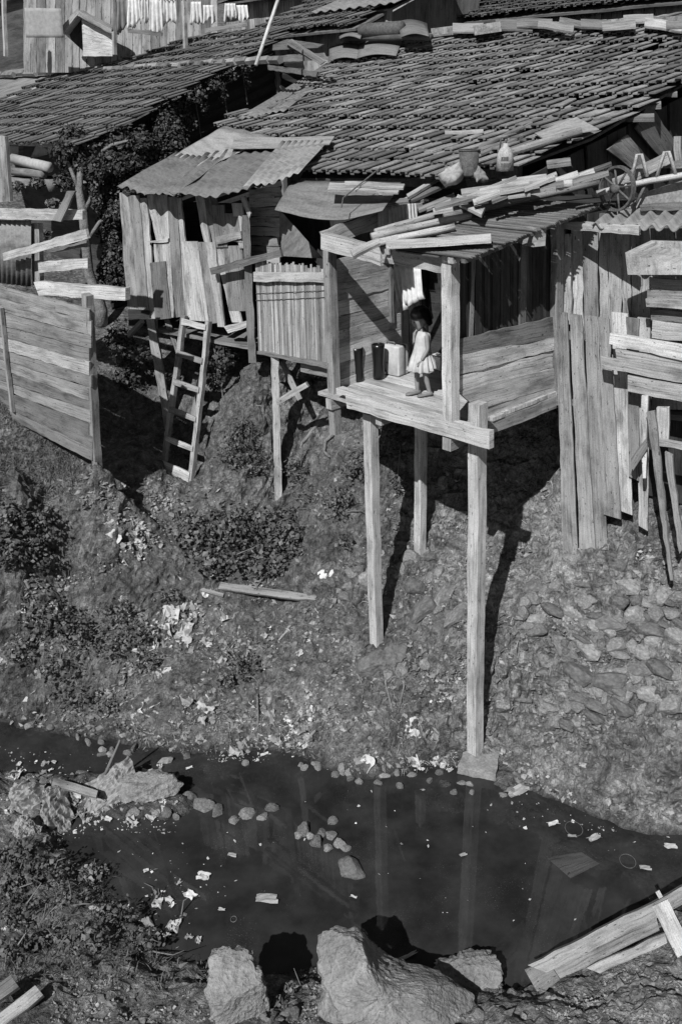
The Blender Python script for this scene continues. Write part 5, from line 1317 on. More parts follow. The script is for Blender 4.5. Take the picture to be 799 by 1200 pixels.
# ------------------------------------------------------------------ houses and washing behind
def background():
    def house(name, anchor, w, d, al, W, E, label, poly, wallz=3.0, mat='tile_far'):
        s = slope_dir(al); e = anchor; root = empty(name, V(e[0]+1, e[1]+1, gz(e[0], e[1])), label, 'house')
        mb = MB(); tile_field(mb, e, FD, s, W, E, poly, (0, int(w/W)), (0, int(d/E)), .045, 1.2, .01); mb.build('roof', M[mat], root)
        n = unit(np.cross(FD, s)); mb = MB(); a = e-n*.05; mb.plank(a, a+FD*w, a+FD*w+s*d, a+s*d, n, .04); mb.build('roof_boarding', M['wood_dark'], root)
        mb = MB(); a = e+BD*.4-Z3*.02
        for k in range(int(w/.22)):
            p = a+FD*(.22*k); q = p+FD*.21; mb.plank(p, q, q-Z3*wallz, p-Z3*wallz, -BD, .03)
        mb.build('front_wall', M['wood_mid'], root)
        mb = MB(); p = e+FD*(w-.1)+BD*.4; q = p+BD*(d*.92); mb.plank(p, q+Z3*math.tan(R_(al))*d*.9, q-Z3*wallz, p-Z3*wallz, FD, .03); mb.build('side_wall', M['wood_dark'], root)
        return root
    ALL = [(-400, -400), (1300, -400), (1300, 400), (-400, 400)]
    house('tiled_house', at_t(476, 30, 20), 12, 4.5, 14, .22, .37, 'tiled house farthest back, above the large tiled roof at upper right', ALL)
    house('tiled_house', at_t(286, 44, 19.5), 3.4, 3.6, 20, .22, .36, 'small tiled house between the two large roofs at the top', ALL)
    house('tiled_house', at_t(-140, 30, 28), 7, 5, 14, .24, .4, 'tiled house behind the washing at the upper left', ALL)
    house('tiled_house', at_t(250, 4, 26), 16, 6, 16, .24, .4, 'distant tiled house behind the small roof at top centre', ALL)
    # board shed with patched sheets
    p = at_t(378, 42, 19.0); r = empty('board_shed', V(p[0], p[1], gz(p[0], p[1])), 'little board shed with a sloping sheet roof behind the ridge drum', 'shed')
    mb = MB()
    for k in range(10):
        a = p+FD*(.2*k)+Z3*.35; mb.plank(a, a+FD*.19, a+FD*.19-Z3*2.4, a-Z3*2.4, -BD, .03)
    mb.build('front_wall', M['wood_mid'], r)
    mb = MB(); sd = slope_dir(17); a = p-FD*.1-BD*.25+Z3*.42; G = [[a+FD*(2.4*i/60)+sd*(2.0*j/3)+Z3*.02*math.sin(i*.9) for j in range(4)] for i in range(61)]
    mb.sheet(G, .01); mb.build('roof_sheet', M['tin'], r)
    # collapsed gable boards near the left verge
    pg = Plane(e_left+FD*.45+slope_dir(19.3)*3.2+V(0, 1.6, 0), -BD*.8-FD*.2)
    for k, (q, mt) in enumerate((([(300, 60), (336, 46), (378, 52), (372, 56)], 'wood_dark'), ([(310, 66), (378, 62), (382, 70), (312, 74)], 'wood_dark'), ([(334, 50), (341, 46), (380, 72), (374, 76)], 'wood_mid'), ([(312, 76), (372, 84), (370, 90), (314, 82)], 'wood_dark'))):
        mb = MB(); mb.plank(*pq(pg, q, .03*k), pg.n, .03); center_build(mb, 'broken_board', M[mt], ('level board on top of the gable gap', 'second board under the level one in the gable gap', 'board slanting down right across the gable gap', 'lowest board in the gable gap between the roofs')[k], 'board', 'broken boards in the gable gap')
    mb = MB(); mb.tube([at_t(300, 76, 14.3), at_t(327, -4, 14.6)], .028, 7); center_build(mb, 'pole', M['wood_pale'], 'pale pole leaning upward from the left ridge end', 'pole')
    # wall and shed behind the washing
    pw = vplane(at_t(150, 40, 19.5), 6); n = pw.n
    r = empty('board_wall', pw.p(160, 75), 'tall wall of upright boards behind the washing line', 'wall')
    mb = MB(); x = 28
    while x < 252:
        w = random.uniform(7, 11); mb.plank(*pq(pw, [(x, -14+random.uniform(-3, 3)), (x+w, -14), (x+w, 85), (x, 85)], random.uniform(-.02, .02)), n, .03); x += w+.4
    mb.build('boards', M['wood_mid'], r)
    r = empty('lean_to', pw.p(100, 80, .8), 'low dark shelter with a peaked plank roof behind the left ridge', 'shelter')
    f = pw.off(.8); mb = MB(); mb.plank(*pq(f, [(71, 34), (90, 11), (93, 15), (74, 40)], .1), n, .5); mb.plank(*pq(f, [(90, 11), (133, 34), (131, 40), (89, 17)], .1), n, .5); mb.build('roof', M['wood_mid'], r)
    mb = MB(); mb.plank(*pq(f, [(74, 38), (90, 18), (96, 20), (98, 60)], -.3), n, .05); mb.build('opening', M['wood_black'], r)
    mb = MB(); mb.plank(*pq(f, [(96, 20), (132, 38), (132, 66), (98, 66)], -.05), n, .05); mb.build('wall', M['wood'], r)
    pc = pw.off(1.1)
    cloth(pc, [(29, 9), (72, 10), (75, 44), (31, 44)], 'sack', 'square white sheet hung up left of the dark shelter', 'sheet', 2, .01, cat='sheet')
    mb = MB(); mb.tube([pc.p(128, -6, .05), pc.p(200, -2, .05), pc.p(296, -4, .05)], .012, 5); center_build(mb, 'clothes_line', M['iron'], 'washing line stretched along the top behind the left ridge', 'line')
    cl = [(132, 148, -2, 34, 'cloth_grey'), (150, 163, -3, 28, 'cloth'), (165, 174, -2, 24, 'cloth'), (176, 190, -2, 38, 'cloth'), (192, 206, -3, 26, 'cloth'), (224, 236, 2, 24, 'cloth'), (238, 250, 6, 25, 'cloth'), (264, 276, 4, 20, 'cloth'), (277, 290, 6, 22, 'cloth')]
    LB = ['grey cloth at the left end of the washing line', 'first white cloth right of the grey one on the line', 'narrow short white cloth on the line, third from left', 'longest white cloth in the middle of the washing line', 'white cloth just right of the longest one on the line', 'white cloth on the line right of the post', 'lower hung white cloth beside it right of the post', 'small white cloth near the right end of the line', 'last small white cloth at the right end of the line']
    for k, (a, b, y0, y1, mt) in enumerate(cl):
        cloth(pc, [(a, y0), (b, y0), (b+2, y1), (a-1, y1+3)], mt, LB[k], 'washing', 3, .04, .03*(k % 2), 'washing on the line', ragged=.15)
    for k, (x, y0, y1, lab) in enumerate(((5, -10, 46, 'pale post at the far upper left behind the ridge'), (133, -5, 44, 'post at the left end of the washing line'), (216, 0, 42, 'post in the middle of the washing line'))):
        mb = MB(); mb.beam(pc.p(x, y0), pc.p(x+2, y1+20), .07, .07); center_build(mb, 'post', M['wood'], lab, 'post', 'posts behind the left ridge')
    for k, (x0, y0, x1, y1, lab) in enumerate(((150, 36, 190, 40, 'board lying behind the ridge under the washing'), (240, 36, 290, 28, 'board leaning under the right end of the washing'))):
        mb = MB(); mb.plank(*stickq(pc, x0, y0, x1, y1, 5, .2), n, .05); center_build(mb, 'plank', M['wood_mid'], lab, 'plank', 'boards under the washing')
background()

# ------------------------------------------------------------------ vegetation
def leafset(mb, c, r, n, size, shell=.55, up=.35, squash=1.0, dirv=None):
    c = np.asarray(c); r = np.asarray(r if hasattr(r, '__len__') else (r, r, r), float)
    vs = []; fs = []; ts = []
    for _ in range(n):
        d = RNG.normal(size=3); d /= np.linalg.norm(d); k = (shell+(1-shell)*RNG.random()) if RNG.random() < .8 else RNG.random()
        k *= .8+.45*mnoise.noise((d[0]*2.1+c[0]*3, d[1]*2.1+c[1]*3, d[2]*2.1+c[2]*3))
        p = c+d*r*k
        nn = d*.7+RNG.normal(size=3)*.55+V(0, 0, up); nn /= np.linalg.norm(nn)
        a = np.cross(nn, RNG.normal(size=3)); a /= np.linalg.norm(a); b = np.cross(nn, a)
        s = size*RNG.choice((.5, .7, .9, 1.0, 1.2, 1.6))*RNG.uniform(.8, 1.15); w = s*RNG.uniform(.3, .45)
        o = len(vs); vs += [p-a*s*.5, p+b*w-nn*s*.08, p+a*s*.5, p-b*w-nn*s*.08]
        fs.append((o, o+1, o+2, o+3)); ts.append(RNG.random())
    o = len(mb.v); mb.v.extend([tuple(q) for q in vs])
    for f, t in zip(fs, ts): mb.f.append(tuple(k+o for k in f)); mb.uv.append([(0, 0), (1, 0), (1, 1), (0, 1)]); mb.t.append(t); mb.smooth.append(False)
def blades(mb, p, n, spread, h, w, lean, up=Z3, droop=.3):
    for _ in range(n):
        q = p+V(RNG.normal()*spread, RNG.normal()*spread, 0); q[2] = gz(q[0], q[1]) if spread > .02 else q[2]
        L = h*RNG.uniform(.5, 1.3); d = unit(np.asarray(up)+RNG.normal(size=3)*lean); s = unit(np.cross(d, RNG.normal(size=3)))*w*.5
        m = q+d*L*.55; e = q+d*L+V(0, 0, -droop*L)+RNG.normal(size=3)*.1*L
        o = len(mb.v); mb.v.extend([tuple(x) for x in (q-s, q+s, m+s*.8, m-s*.8, e)]); t = RNG.random()
        for f in ((o, o+1, o+2, o+3), (o+3, o+2, o+4)): mb.f.append(f); mb.uv.append([(0, 0)]*len(f)); mb.t.append(t); mb.smooth.append(False)
def bush(name, blobs, mat, label, cat='bush', group=None, leaf=.05, dens=1.0, stems=6, lift=.7, ground_pt=None):
    mb = MB(); sm = MB(); base = []
    for x, y, rx, ry in blobs:
        p = hit(x, y); k = pxm(p); n = gnormal(p[0], p[1]); R = V(rx*k, rx*k*.75, ry*k)
        c = p+(n*.5+Z3*.5)*R[2]*lift
        leafset(mb, c, R, int(dens*rx*ry*k*k/(leaf*leaf)*8.5), leaf); base.append((p, c, R))
    root_p = base[0][0]; root = empty(name, root_p, label, cat, group)
    mb.build('foliage', M[mat], root)
    for p, c, R in base:
        for _ in range(max(1, stems//len(base)+1)):
            e = c+RNG.normal(size=3)*R*.55; sm.tube([p-Z3*.03, (p+e)/2+RNG.normal(size=3)*.02, e, e+(e-p)*.22+RNG.normal(size=3)*.05], [.011, .008, .005, .002], 5)
        sm.build('stems', M['twig'], root); sm = MB()
    return root
def vegetation():
    bush('bush', [(230, 645, 34, 34), (270, 640, 40, 40), (312, 640, 38, 38), (345, 648, 28, 34), (255, 668, 42, 24), (315, 668, 44, 24), (222, 620, 18, 18), (340, 618, 24, 20), (290, 612, 14, 14), (250, 610, 12, 12)], 'leaf', 'large round leafy bush in the middle of the bank', leaf=.062, dens=1.5, stems=14)
    bush('bush', [(285, 520, 26, 28), (275, 545, 24, 24), (300, 548, 22, 24)], 'leaf', 'twiggy dark bush under the hut, right of the ladder', leaf=.04, dens=.8, stems=14)
    bush('bush', [(12, 615, 34, 32), (40, 628, 30, 34), (10, 655, 36, 34), (45, 665, 24, 24)], 'leaf', 'dense leafy bush at the left edge of the bank', leaf=.058, dens=1.3)
    bush('bush', [(55, 735, 40, 30), (90, 755, 34, 30), (30, 770, 30, 26), (70, 790, 34, 24)], 'leaf', 'broad low bush at left above the waterline', leaf=.05, dens=.95)
    bush('bush', [(140, 725, 30, 24), (165, 750, 28, 22), (130, 765, 30, 24), (175, 780, 24, 14)], 'leaf', 'low straggling bush among the litter, right of the broad one', leaf=.045, dens=.8)
    bush('bush', [(200, 704, 18, 10)], 'leaf', 'small low weed just below the large round bush', cat='weed', leaf=.04, dens=1.0, stems=3)
    bush('bush', [(285, 790, 26, 24), (265, 805, 18, 18)], 'leaf', 'dry scrubby weed on the lower bank beside a stake', cat='weed', leaf=.04, dens=.55, stems=14)
    bush('bush', [(90, 822, 34, 16), (130, 830, 24, 12)], 'leaf', 'fringe of weeds at the left waterline', cat='weed', leaf=.045, dens=.8)
    bush('bush', [(400, 600, 22, 34), (415, 560, 22, 30), (405, 640, 16, 16)], 'leaf', 'hanging weeds on the bank left of the left stilt', cat='weed', leaf=.045, dens=.65, stems=10)
    bush('bush', [(455, 530, 20, 34), (470, 575, 18, 24), (465, 505, 18, 14)], 'leaf', 'weeds growing in the shade between the two left stilts', cat='weed', leaf=.045, dens=.7, stems=8)
    bush('bush', [(350, 560, 20, 26), (365, 590, 18, 20)], 'leaf', 'thin weeds right of the cane balcony post', cat='weed', leaf=.04, dens=.5, stems=8)
    # near bank weeds
    NB = [([(20, 1010, 36, 26), (60, 1030, 34, 26), (20, 1045, 40, 24)], 'leafy weeds on the near bank at the left edge', .95), ([(110, 1035, 30, 22), (80, 1060, 34, 22)], 'weeds at the near water edge behind the small white block', .6), ([(140, 1085, 36, 24), (100, 1110, 40, 24), (170, 1110, 30, 22)], 'tangle of weeds in front of the round grey stone', .8),
          ([(20, 1080, 34, 22), (50, 1110, 36, 22), (10, 1120, 30, 20)], 'dark weeds in the lower left corner', .9), ([(190, 1060, 22, 14), (210, 1085, 18, 14)], 'sparse weeds reaching into the water at left', .45), ([(340, 1165, 16, 14), (325, 1180, 14, 10)], 'small leafy weed between the upright and the largest boulder', .8)]
    for b, lab, d in NB: bush('weed', b, 'leaf_pale' if d < .7 else 'leaf', lab, 'weed', 'weeds on the near bank', .042, d, 8, .5)
    # ivy tree: trunk with vine mass
    pv = vplane(FE_R+V(.1, .95, 0), 38)
    pv = vplane(e_left+FD*.25-BD*.15, 42)
    pv2 = vplane(e_left+FD*.2+BD*.1, 8)
    tr = [pv2.p(114, 345, .4), pv2.p(104, 318, .42), pv2.p(101, 285, .44), pv2.p(98, 250, .42), pv2.p(93, 222, .36), pv2.p(95, 195, .2), pv2.p(110, 172, .05)]
    low = V(tr[0][0], tr[0][1], gz(tr[0][0], tr[0][1]))
    root = empty('vine_tree', low, 'thick vine tree with pale trunk smothering the corner of the left house', 'tree')
    mb = MB(); mb.tube([low, (low+tr[0])/2+V(.04, 0, 0)]+tr, [.11, .1, .09, .085, .075, .08, .06, .05, .03], 10); mb.build('trunk', M['bark'], root)
    for a, b in ((3, (140, 190)), (4, (70, 175)), (2, (135, 250)), (5, (170, 160))):
        mb = MB(); e = pv2.p(*b, .2); mb.tube([tr[a], (tr[a]+e)/2+Z3*.1, e], [.04, .028, .01], 7); mb.build('limb', M['bark'], root)
    mb = MB(); pv2 = vplane(e_left+FD*.2+BD*.1, 8)
    for x, y, rx, ry, off in ((95, 185, 34, 28, .15), (130, 175, 36, 30, .05), (165, 185, 34, 40, -.1), (190, 210, 26, 44, -.1), (150, 225, 34, 40, 0), (120, 215, 24, 40, .1), (200, 160, 26, 30, -.1), (170, 255, 30, 40, -.1),
                              (130, 270, 22, 44, .05), (140, 310, 22, 40, .0), (85, 160, 26, 16, .1), (215, 185, 16, 30, -.2), (75, 212, 16, 12, .2), (125, 320, 16, 26, .1), (140, 192, 22, 18, .3), (72, 178, 18, 14, .35), (133, 248, 16, 18, .35), (112, 200, 18, 20, .42), (100, 172, 20, 14, .3), (165, 165, 20, 14, .25), (112, 232, 10, 18, .5)):
        c = pv2.p(x, y, off); k = pxm(c); leafset(mb, c, V(rx*k, rx*k*.5, ry*k), int(rx*ry*1.5), .06)
    mb.build('crown', M['leaf_dark'], root)
    # ivy on the verge of the left roof
    root = empty('ivy', e_left+BD*2-Z3*1.5, 'ivy creeping up the verge and side wall of the left roof', 'ivy')
    ps = Plane(e_left+FD*.02, FD); mb = MB(); m2 = MB()
    for x, y, rx, ry, d in ((205, 125, 22, 14, 1.0), (225, 112, 22, 13, 1), (248, 100, 20, 11, 1), (268, 88, 18, 9, .8), (220, 140, 16, 18, .7), (285, 80, 14, 8, .6), (300, 68, 14, 8, .5), (190, 140, 20, 18, 1), (240, 125, 9, 16, .4), (262, 110, 8, 16, .35), (290, 95, 6, 16, .3)):
        c = ps.p(x, y, .12); k = pxm(c); leafset(mb, c, V(rx*k, rx*k*.6, ry*k), int(rx*ry*1.3*d), .055)
    for x0, y0, x1, y1 in ((200, 140, 320, 60), (230, 120, 236, 160), (260, 100, 268, 140), (285, 85, 290, 120)):
        m2.tube([ps.p(x0+(x1-x0)*t, y0+(y1-y0)*t+random.uniform(-3, 3), .04) for t in (0, .25, .5, .75, 1)], .009, 5)
    mb.build('foliage', M['leaf_dark'], root); m2.build('stems', M['twig'], root)
    # dark creeper under the hut
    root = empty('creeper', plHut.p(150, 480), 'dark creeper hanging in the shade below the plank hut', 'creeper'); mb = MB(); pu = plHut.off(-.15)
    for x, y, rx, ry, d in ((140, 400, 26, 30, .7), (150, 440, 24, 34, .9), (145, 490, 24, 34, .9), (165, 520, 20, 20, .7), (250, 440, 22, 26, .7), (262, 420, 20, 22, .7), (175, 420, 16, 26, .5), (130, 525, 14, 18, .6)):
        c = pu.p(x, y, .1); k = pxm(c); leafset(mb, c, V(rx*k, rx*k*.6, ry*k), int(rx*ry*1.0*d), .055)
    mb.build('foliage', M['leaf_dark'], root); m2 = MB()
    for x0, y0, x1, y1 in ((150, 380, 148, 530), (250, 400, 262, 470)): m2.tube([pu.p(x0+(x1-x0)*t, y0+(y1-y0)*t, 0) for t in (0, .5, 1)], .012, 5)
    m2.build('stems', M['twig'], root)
    # pot plants on the shelf
    pw = vplane(e_left+BD*.35, 42)
    for x, y, lab in ((20, 218, 'leafy pot plant at left on the dark shelf'), (44, 214, 'leafy pot plant right of it on the dark shelf'), (62, 238, 'trailing plant below the dark shelf by the white plank'), (50, 275, 'small plant growing on the slanting plank')):
        c = (pw.p(x, y, .55) if y < 240 else pv.p(x, y, .15)); k = pxm(c); mb = MB(); leafset(mb, c, V(11*k, 9*k, 7*k), 420, .06); center_build(mb, 'pot_plant', M['leaf'], lab, 'plant', 'plants on the shelf')
    # grass at the fence and scattered
    mb = MB()
    for _ in range(1500):
        x, y = random.uniform(-15, 92), random.uniform(478, 588)
        if y < 474+x*.62: continue
        blades(mb, hit(x, y), 6, .05, .13, .009, .6)
    for _ in range(520):
        x, y = random.uniform(0, 260), random.uniform(985, 1160); p = hit(x, y)
        if p[2] > .03: blades(mb, p, 5, .04, .13, .007, .5)
    tag(mb.build('grass', M['leaf_pale']), 'short grass under the board fence and on the near bank', 'grass', kind='stuff')
    mb = MB()
    for x0, x1, y0, y1, n in ((390, 520, 640, 720, 70), (420, 480, 775, 850, 90), (520, 560, 600, 690, 40), (610, 650, 560, 720, 60), (440, 530, 850, 905, 110), (640, 760, 600, 660, 50), (150, 400, 830, 880, 110), (540, 620, 700, 800, 30), (290, 420, 480, 620, 60)):
        for _ in range(n): blades(mb, hit(random.uniform(x0, x1), random.uniform(y0, y1)), 5, .03, .13, .007, .9, Z3*.2, .7)
    tag(mb.build('dry_grass', M['straw']), 'dead straw and dry stalks tangled on the earth bank', 'straw', kind='stuff')
    # exposed roots
    RT = [([(383, 490), (372, 500), (362, 512), (354, 520), (352, 528), (360, 532)], .035, 'forked exposed root curling out of the bank under the balcony'), ([(400, 500), (392, 512), (384, 520), (383, 532), (390, 538)], .035, 'exposed root just right of the forked root under the balcony'),
          ([(458, 775), (452, 800), (460, 835)], .015, 'thin bare root hanging beside the flat stone by the left stilt'), ([(470, 780), (474, 805), (466, 838)], .014, 'second thin bare root hanging right of the first by the flat stone'), ([(303, 870), (303, 845), (302, 815)], .016, 'thin dark stake standing at the waterline')]
    for pts, r, lab in RT:
        mb = MB(); P = [hit(x, y)+gnormal(*hit(x, y)[:2])*r*1.6 for x, y in pts]
        mb.tube(P, [r*(1-.12*i) for i in range(len(P))], 8); center_build(mb, 'root' if 'root' in lab else 'stake', M['bark'], lab, 'root' if 'root' in lab else 'stake')
    # net draped by the palings
    pf = plRF.off(.12); mb = MB(); q = [pf.p(748, 565), pf.p(752, 600), pf.p(722, 640), pf.p(700, 655), pf.p(715, 625)]

    A, B, Cc = pf.p(750, 562, .02), pf.p(756, 604, .06), pf.p(697, 654, .10)
    for i in range(19):
        t = i/18; mb.tube([A+(B-A)*t+RNG.normal(size=3)*.012, (A+(B-A)*t)*.5+Cc*.5+V(0, 0, -.06)+RNG.normal(size=3)*.02, Cc+RNG.normal(size=3)*.025], .006, 4)
        p, q = A+(Cc-A)*t, B+(Cc-B)*t
        mb.tube([p+V(0, 0, -.05*math.sin(t*3)), (p+q)/2+RNG.normal(size=3)*.02+V(0, 0, -.07*math.sin(t*3)), q+V(0, 0, -.05*math.sin(t*3))], .006, 4)
    center_build(mb, 'old_net', M['twig'], 'dark old net draped over the foot of the palings', 'net')
vegetation()

# ------------------------------------------------------------------ stones and rubbish
def stones_litter():
    # stones set in the right bank: x, y, width px, height px
    S = [(703, 735, 58, 20), (735, 690, 36, 18), (670, 720, 28, 16), (690, 700, 26, 14), (742, 722, 30, 20), (765, 740, 34, 18), (775, 700, 30, 20), (660, 758, 34, 18), (690, 765, 40, 20), (722, 760, 34, 18), (755, 765, 30, 16), (680, 790, 46, 26), (715, 800, 50, 24), (745, 790, 34, 18),
         (775, 785, 36, 20), (640, 775, 26, 14), (655, 800, 30, 18), (760, 815, 38, 18), (785, 830, 34, 24), (730, 830, 36, 16), (700, 830, 34, 16), (758, 888, 26, 12), (625, 705, 24, 14), (620, 735, 22, 12), (790, 750, 24, 18), (786, 720, 24, 14), (650, 690, 20, 12), (725, 665, 24, 14), (785, 860, 30, 14),
         (500, 715, 26, 32), (520, 700, 22, 22), (535, 725, 20, 26), (487, 688, 28, 18), (482, 655, 26, 16), (470, 668, 20, 14), (505, 655, 16, 10), (515, 740, 20, 14), (498, 780, 14, 14), (428, 680, 22, 16), (420, 668, 18, 12), (405, 700, 18, 12)]
    r = random.Random(5)
    for _ in range(95):
        S.append((r.uniform(610, 799), r.uniform(680, 860), r.uniform(9, 34), r.uniform(6, 17)))
    for _ in range(24): S.append((r.uniform(405, 540), r.uniform(650, 800), r.uniform(8, 18), r.uniform(7, 14)))
    for x, y, w, h in S:
        p = hit(x, y); k = pxm(p); n = gnormal(p[0], p[1])
        me = r.choice(STONES); o = bpy.data.objects.new('stone', me); COL.objects.link(o)
        right = unit(np.cross(Z3, n))*-1; right = right if right[0] > 0 else -right
        upv = np.cross(n, right); upv = upv if upv[2] > 0 else -upv
        a = r.uniform(-.35, .35); e1 = right*math.cos(a)+upv*math.sin(a); e2 = np.cross(n, e1)
        sx, sy, sz = w*k*.56, h*k*.66/max(.5, abs(upv[2])*.9+.2), min(w, h)*k*r.uniform(.4, .62)
        m = Matrix.Identity(4)
        for i in range(3): m[i][0] = e1[i]*sx; m[i][1] = e2[i]*sy; m[i][2] = n[i]*sz; m[i][3] = p[i]+n[i]*.01
        o.matrix_world = m
        right_side = x > 600
        tag(o, 'rough stone bedded in the steep bank below the palings' if right_side else 'rough stone in the bank between the stilts', 'stone', 'stones bedded in the right bank' if right_side else 'stones in the bank between the stilts')
    # stones in the water
    for x, y, w, mt, lab in ((356, 968, 13, 0, None), (372, 984, 12, 0, None), (384, 991, 9, 0, None), (377, 974, 9, 0, None), (398, 986, 11, 0, None), (364, 978, 8, 0, None), (388, 977, 10, 0, None), (350, 976, 9, 0, None), (390, 960, 9, 0, None), (405, 992, 8, 0, None),
                             (412, 1013, 19, 1, 'white angular block in the water right of the stone heap'), (240, 940, 15, 0, 'left heap of rubble in the water below the rounded stone'), (255, 948, 12, 0, None), (290, 950, 14, 0, None), (275, 958, 10, 0, None), (308, 955, 9, 0, None), (318, 945, 10, 0, None),
                             (222, 930, 8, 0, None), (150, 1091, 15, 1, 'round grey stone among the near weeds'), (171, 1101, 8, 1, 'small round stone right of the grey one in the weeds'), (340, 1190, 14, 0, 'stone at the foot of the upright boulder'), (560, 1190, 12, 0, 'small stone below the rounded boulder'), (25, 1000, 10, 0, None), (195, 954, 9, 1, 'small white oval stone below the rubble spit')):
        z = 0 if lab is None or 'water' in lab else None
        p = at_z(x, y+w*.3, .0) if y < 1030 and x > 215 else hit(x, y); k = pxm(p)
        place(r.choice(STONES_HI) if mt else r.choice(STONES), 'stone', p, Z3, (w*k*.98, w*k*.8, w*k*.72), r.uniform(0, 6), lab or 'small wet stone in a heap standing out of the dark water', 'stone', None if lab else 'stone heaps in the water')
    # litter: individual scraps by zone
    Z = [(95, 175, 600, 665, 34, 'white scrap of rubbish on the upper left bank', 'rubbish on the upper left bank'), (120, 260, 665, 760, 40, 'pale scrap of rubbish strewn below the large round bush', 'rubbish below the round bush'), (180, 420, 715, 830, 34, 'scrap of rubbish on the lower middle bank', 'rubbish on the lower middle bank'),
         (150, 420, 820, 880, 50, 'crumpled rubbish along the far waterline', 'rubbish along the far waterline'), (420, 530, 840, 905, 26, 'scrap washed up beside the footing of the tall stilt', 'rubbish by the footing'), (0, 210, 890, 965, 60, 'scrap lying on the rubble spit', 'rubbish on the rubble spit'), (60, 240, 1020, 1130, 18, 'pale scrap among the near weeds', 'rubbish among the near weeds'),
         (0, 60, 680, 830, 16, 'scrap caught in the bushes at the left edge', 'rubbish at the left edge')]
    for x0, x1, y0, y1, n, lab, grp in Z:
        for _ in range(n):
            for _try in range(12):
                x, y = r.uniform(x0, x1), r.uniform(y0, y1); p = hit(x, y)
                if mnoise.noise((p[0]*1.7, p[1]*1.7, p[2]*1.7+9)) > r.gauss(.05, .15): break
            if p[2] < .0: p = at_z(x, y, .012)
            k = pxm(p); nn = unit(gnormal(p[0], p[1])+V(r.gauss(0, .3), r.gauss(0, .3), 0)) if p[2] > .02 else Z3
            w = r.choice((7, 8, 9, 11, 13, 17, 22)) * k; t = r.random()
            me = r.choice(PAPERS) if t < .6 else r.choice(RAGS) if t < .85 else r.choice(BITS)
            place(me, 'litter', p, nn, w, r.uniform(0, 6), lab, 'litter', grp, -.012)
    for _ in range(40):
        x = r.uniform(0, 600); p = hit(x, {0: 862}.get(int(x/100), 880+(x-100)*.1)+r.uniform(-14, 12)); place(r.choice(STONES), 'stone', V(p[0], p[1], max(p[2], 0)), Z3, (pxm(p)*r.uniform(4, 10), pxm(p)*r.uniform(3, 8), pxm(p)*r.uniform(3, 7)), r.uniform(0, 6), 'stone lying in the mud along the far waterline', 'stone', 'stones along the far waterline')
    for _ in range(26):
        p = hit(r.uniform(0, 225), r.uniform(895, 965)); place(r.choice(STONES), 'stone', V(p[0], p[1], max(p[2], 0)), Z3, (pxm(p)*r.uniform(5, 13), pxm(p)*r.uniform(4, 10), pxm(p)*r.uniform(3, 8)), r.uniform(0, 6), 'stone in the heap of the rubble spit', 'stone', 'stones of the rubble spit')
    # bright pieces one can point to
    B = [(130, 635, 20, 'largest white crumpled paper on the upper left bank'), (142, 642, 12, 'white paper just right of the largest paper'), (163, 620, 14, 'white scrap at the upper right of the paper heap'), (200, 722, 22, 'pale crumpled cloth below the small low weed'), (219, 738, 18, 'pale rag beside the crumpled cloth'),
         (408, 760, 12, 'white paper left of the left stilt foot'), (396, 757, 9, 'small white scrap left of that paper'), (485, 863, 14, 'white paper on the straw near the footing'), (422, 893, 12, 'upright white scrap at the waterline'), (683, 899, 7, 'tiny white square on the cliff face'), (380, 676, 12, 'white scrap behind the square paper sheet')]
    for x, y, w, lab in B:
        p = hit(x, y); place(r.choice(PAPERS), 'paper', p, gnormal(p[0], p[1]), w*pxm(p)*1.3, r.uniform(0, 6), lab, 'paper', None, -.02)
    # floating things
    Fl = [(312, 1053, 24, 'white torn plastic floating in the middle of the water'), (607, 927, 24, 'white papers floating right of the footing'), (648, 965, 12, 'white scrap floating by the right bank'), (272, 1002, 10, 'small white flake floating left of centre'), (238, 1029, 9, 'small bright scrap floating by the weeds'), (260, 1066, 7, 'tiny scrap afloat below the torn plastic'),
          (542, 1002, 8, 'small pale lump floating left of the sunken board'), (516, 1130, 12, 'white flake near the rounded boulder'), (475, 1122, 26, 'long pale sliver floating beside the largest boulder'), (755, 1017, 12, 'dotted white card floating at right'), (785, 992, 12, 'crumpled scrap at the right end of the water'), (222, 900, 7, 'scrap by the tip of the rubble spit'), (310, 884, 9, 'white scrap under the far waterline'), (414, 1051, 7, 'tiny scrap near the white block'),
          (135, 1031, 16, 'white leaf-like scrap at the near weeds'), (198, 1069, 16, 'white triangular scrap in the near weeds'), (112, 1067, 14, 'small white block in the near weeds'), (152, 1043, 14, 'flat white card in the near weeds'), (178, 1040, 12, 'pale scrap at the water edge of the near weeds'), (696, 982, 14, 'pale scum patch by the right bank'), (670, 980, 9, 'pale ring of scum beside the scum patch')]
    for x, y, w, lab in Fl:
        p = at_z(x, y, .012) if x > 215 or y < 930 else hit(x, y); me = r.choice(PAPERS)
        sx = w*pxm(p); place(me, 'floating_scrap' if p[2] < .02 else 'scrap', p, Z3, (sx*1.3, sx*(.25 if 'sliver' in lab else 1), sx*.5), r.uniform(-.5, .5), lab, 'litter', None, -.008)
    # rings, sunken board
    for x, y, rx, lab in ((735, 1009, 9, 'wire ring floating near the dotted card'), (672, 971, 10, 'wire ring floating by the right bank'), (274, 1077, 3.5, 'tiny ring floating near the middle of the water')):
        p = at_z(x, y, .01); k = pxm(p); mb = MB(); mb.tube([p+V(math.cos(q)*rx*k, math.sin(q)*rx*k*1.2, 0) for q in np.linspace(0, 2*math.pi, 25)], .004, 5); center_build(mb, 'wire_ring', M['iron'], lab, 'ring')
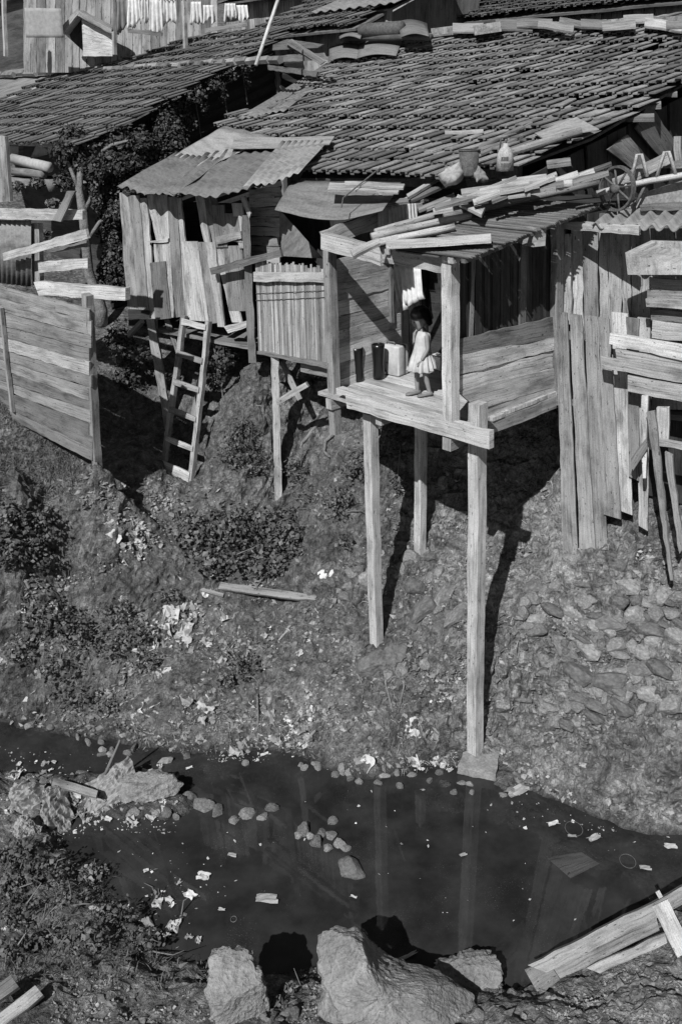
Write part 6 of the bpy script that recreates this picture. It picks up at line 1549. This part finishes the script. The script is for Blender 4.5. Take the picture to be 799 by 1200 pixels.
    pl = Plane(V(0, 0, .004), Z3); mb = MB(); mb.plank(*pq(pl, [(640, 1005), (680, 998), (702, 1012), (668, 1029)]), Z3, .02, 0, 0); center_build(mb, 'sunken_board', M['wood_black'], 'dark square board floating flush with the water at right', 'board')
    # crumbs: uncountable small stuff on the banks
    def crumbs(name, mat, zones, label, lo, hi, clump, flat):
        mb = MB()
        for x0, x1, y0, y1, n in zones:
            H = hits([r.uniform(x0, x1) for _ in range(n*2)], [r.uniform(y0, y1) for _ in range(n*2)]); c_ = 0
            for p in H:
                if c_ >= n: break
                if mnoise.noise((p[0]*1.7, p[1]*1.7, p[2]*1.7+clump))+.5*mnoise.noise((p[0]*6, p[1]*6, p[2]*6+clump)) < r.gauss(.05, .18): continue
                c_ += 1
                if p[2] < .015:
                    if not flat: continue
                    p[2] = .004
                s = lo+(hi-lo)*r.random()**3; q = unit(V(r.gauss(0, .5), r.gauss(0, .5), 1)); a = unit(np.cross(q, V(r.gauss(0, 1), r.gauss(0, 1), r.gauss(0, 1)))); b = np.cross(q, a)
                k1, k2, k3 = s*.5, s*.5*r.uniform(.45, 1), s*.5*r.uniform(.15, .3 if flat else .7); p = p+q*k3*.4
                j = lambda: r.uniform(.65, 1.25)
                vs = [p+a*k1*j()+b*k2*.3*r.gauss(0, 1), p+b*k2*j(), p-a*k1*j(), p-b*k2*j()+a*k1*.3*r.gauss(0, 1), p+q*k3*j()+a*k1*.5*r.uniform(-1, 1), p-q*k3]
                mb.add(vs, [(0, 1, 4), (1, 2, 4), (2, 3, 4), (3, 0, 4), (1, 0, 5), (2, 1, 5), (3, 2, 5), (0, 3, 5)])
        tag(mb.build(name, mat), label, name.split('_')[0], kind='stuff')
    crumbs('gravel', M['stone'], [(0, 600, 570, 900, 7500), (380, 700, 480, 700, 1200), (600, 799, 640, 960, 3200), (60, 420, 540, 860, 3000), (0, 230, 890, 1000, 900), (120, 600, 860, 930, 1200)], 'gravel and small stones scattered over the earth banks', .015, .11, 0, False)
    crumbs('pebbles', M['stone'], [(330, 799, 1120, 1200, 3600), (60, 330, 1140, 1200, 1500), (620, 799, 1110, 1200, 1800)], 'pebbles and grit on the near bank', .008, .05, 2, False)
    crumbs('rubbish_crumbs', M['paper'], [(60, 330, 590, 780, 1300), (150, 540, 780, 905, 1500), (0, 210, 890, 990, 330), (330, 560, 600, 860, 130), (230, 799, 930, 1110, 60), (590, 799, 930, 1000, 40), (0, 240, 1000, 1140, 130)], 'tiny shreds of pale rubbish strewn over bank and water', .012, .06, 9, True)
    crumbs('mud_clods', M['earth'], [(0, 600, 560, 900, 3000), (600, 799, 640, 960, 900), (100, 799, 1130, 1200, 260)], 'clods of dry mud lying on the banks', .03, .13, 5, False)
stones_litter()
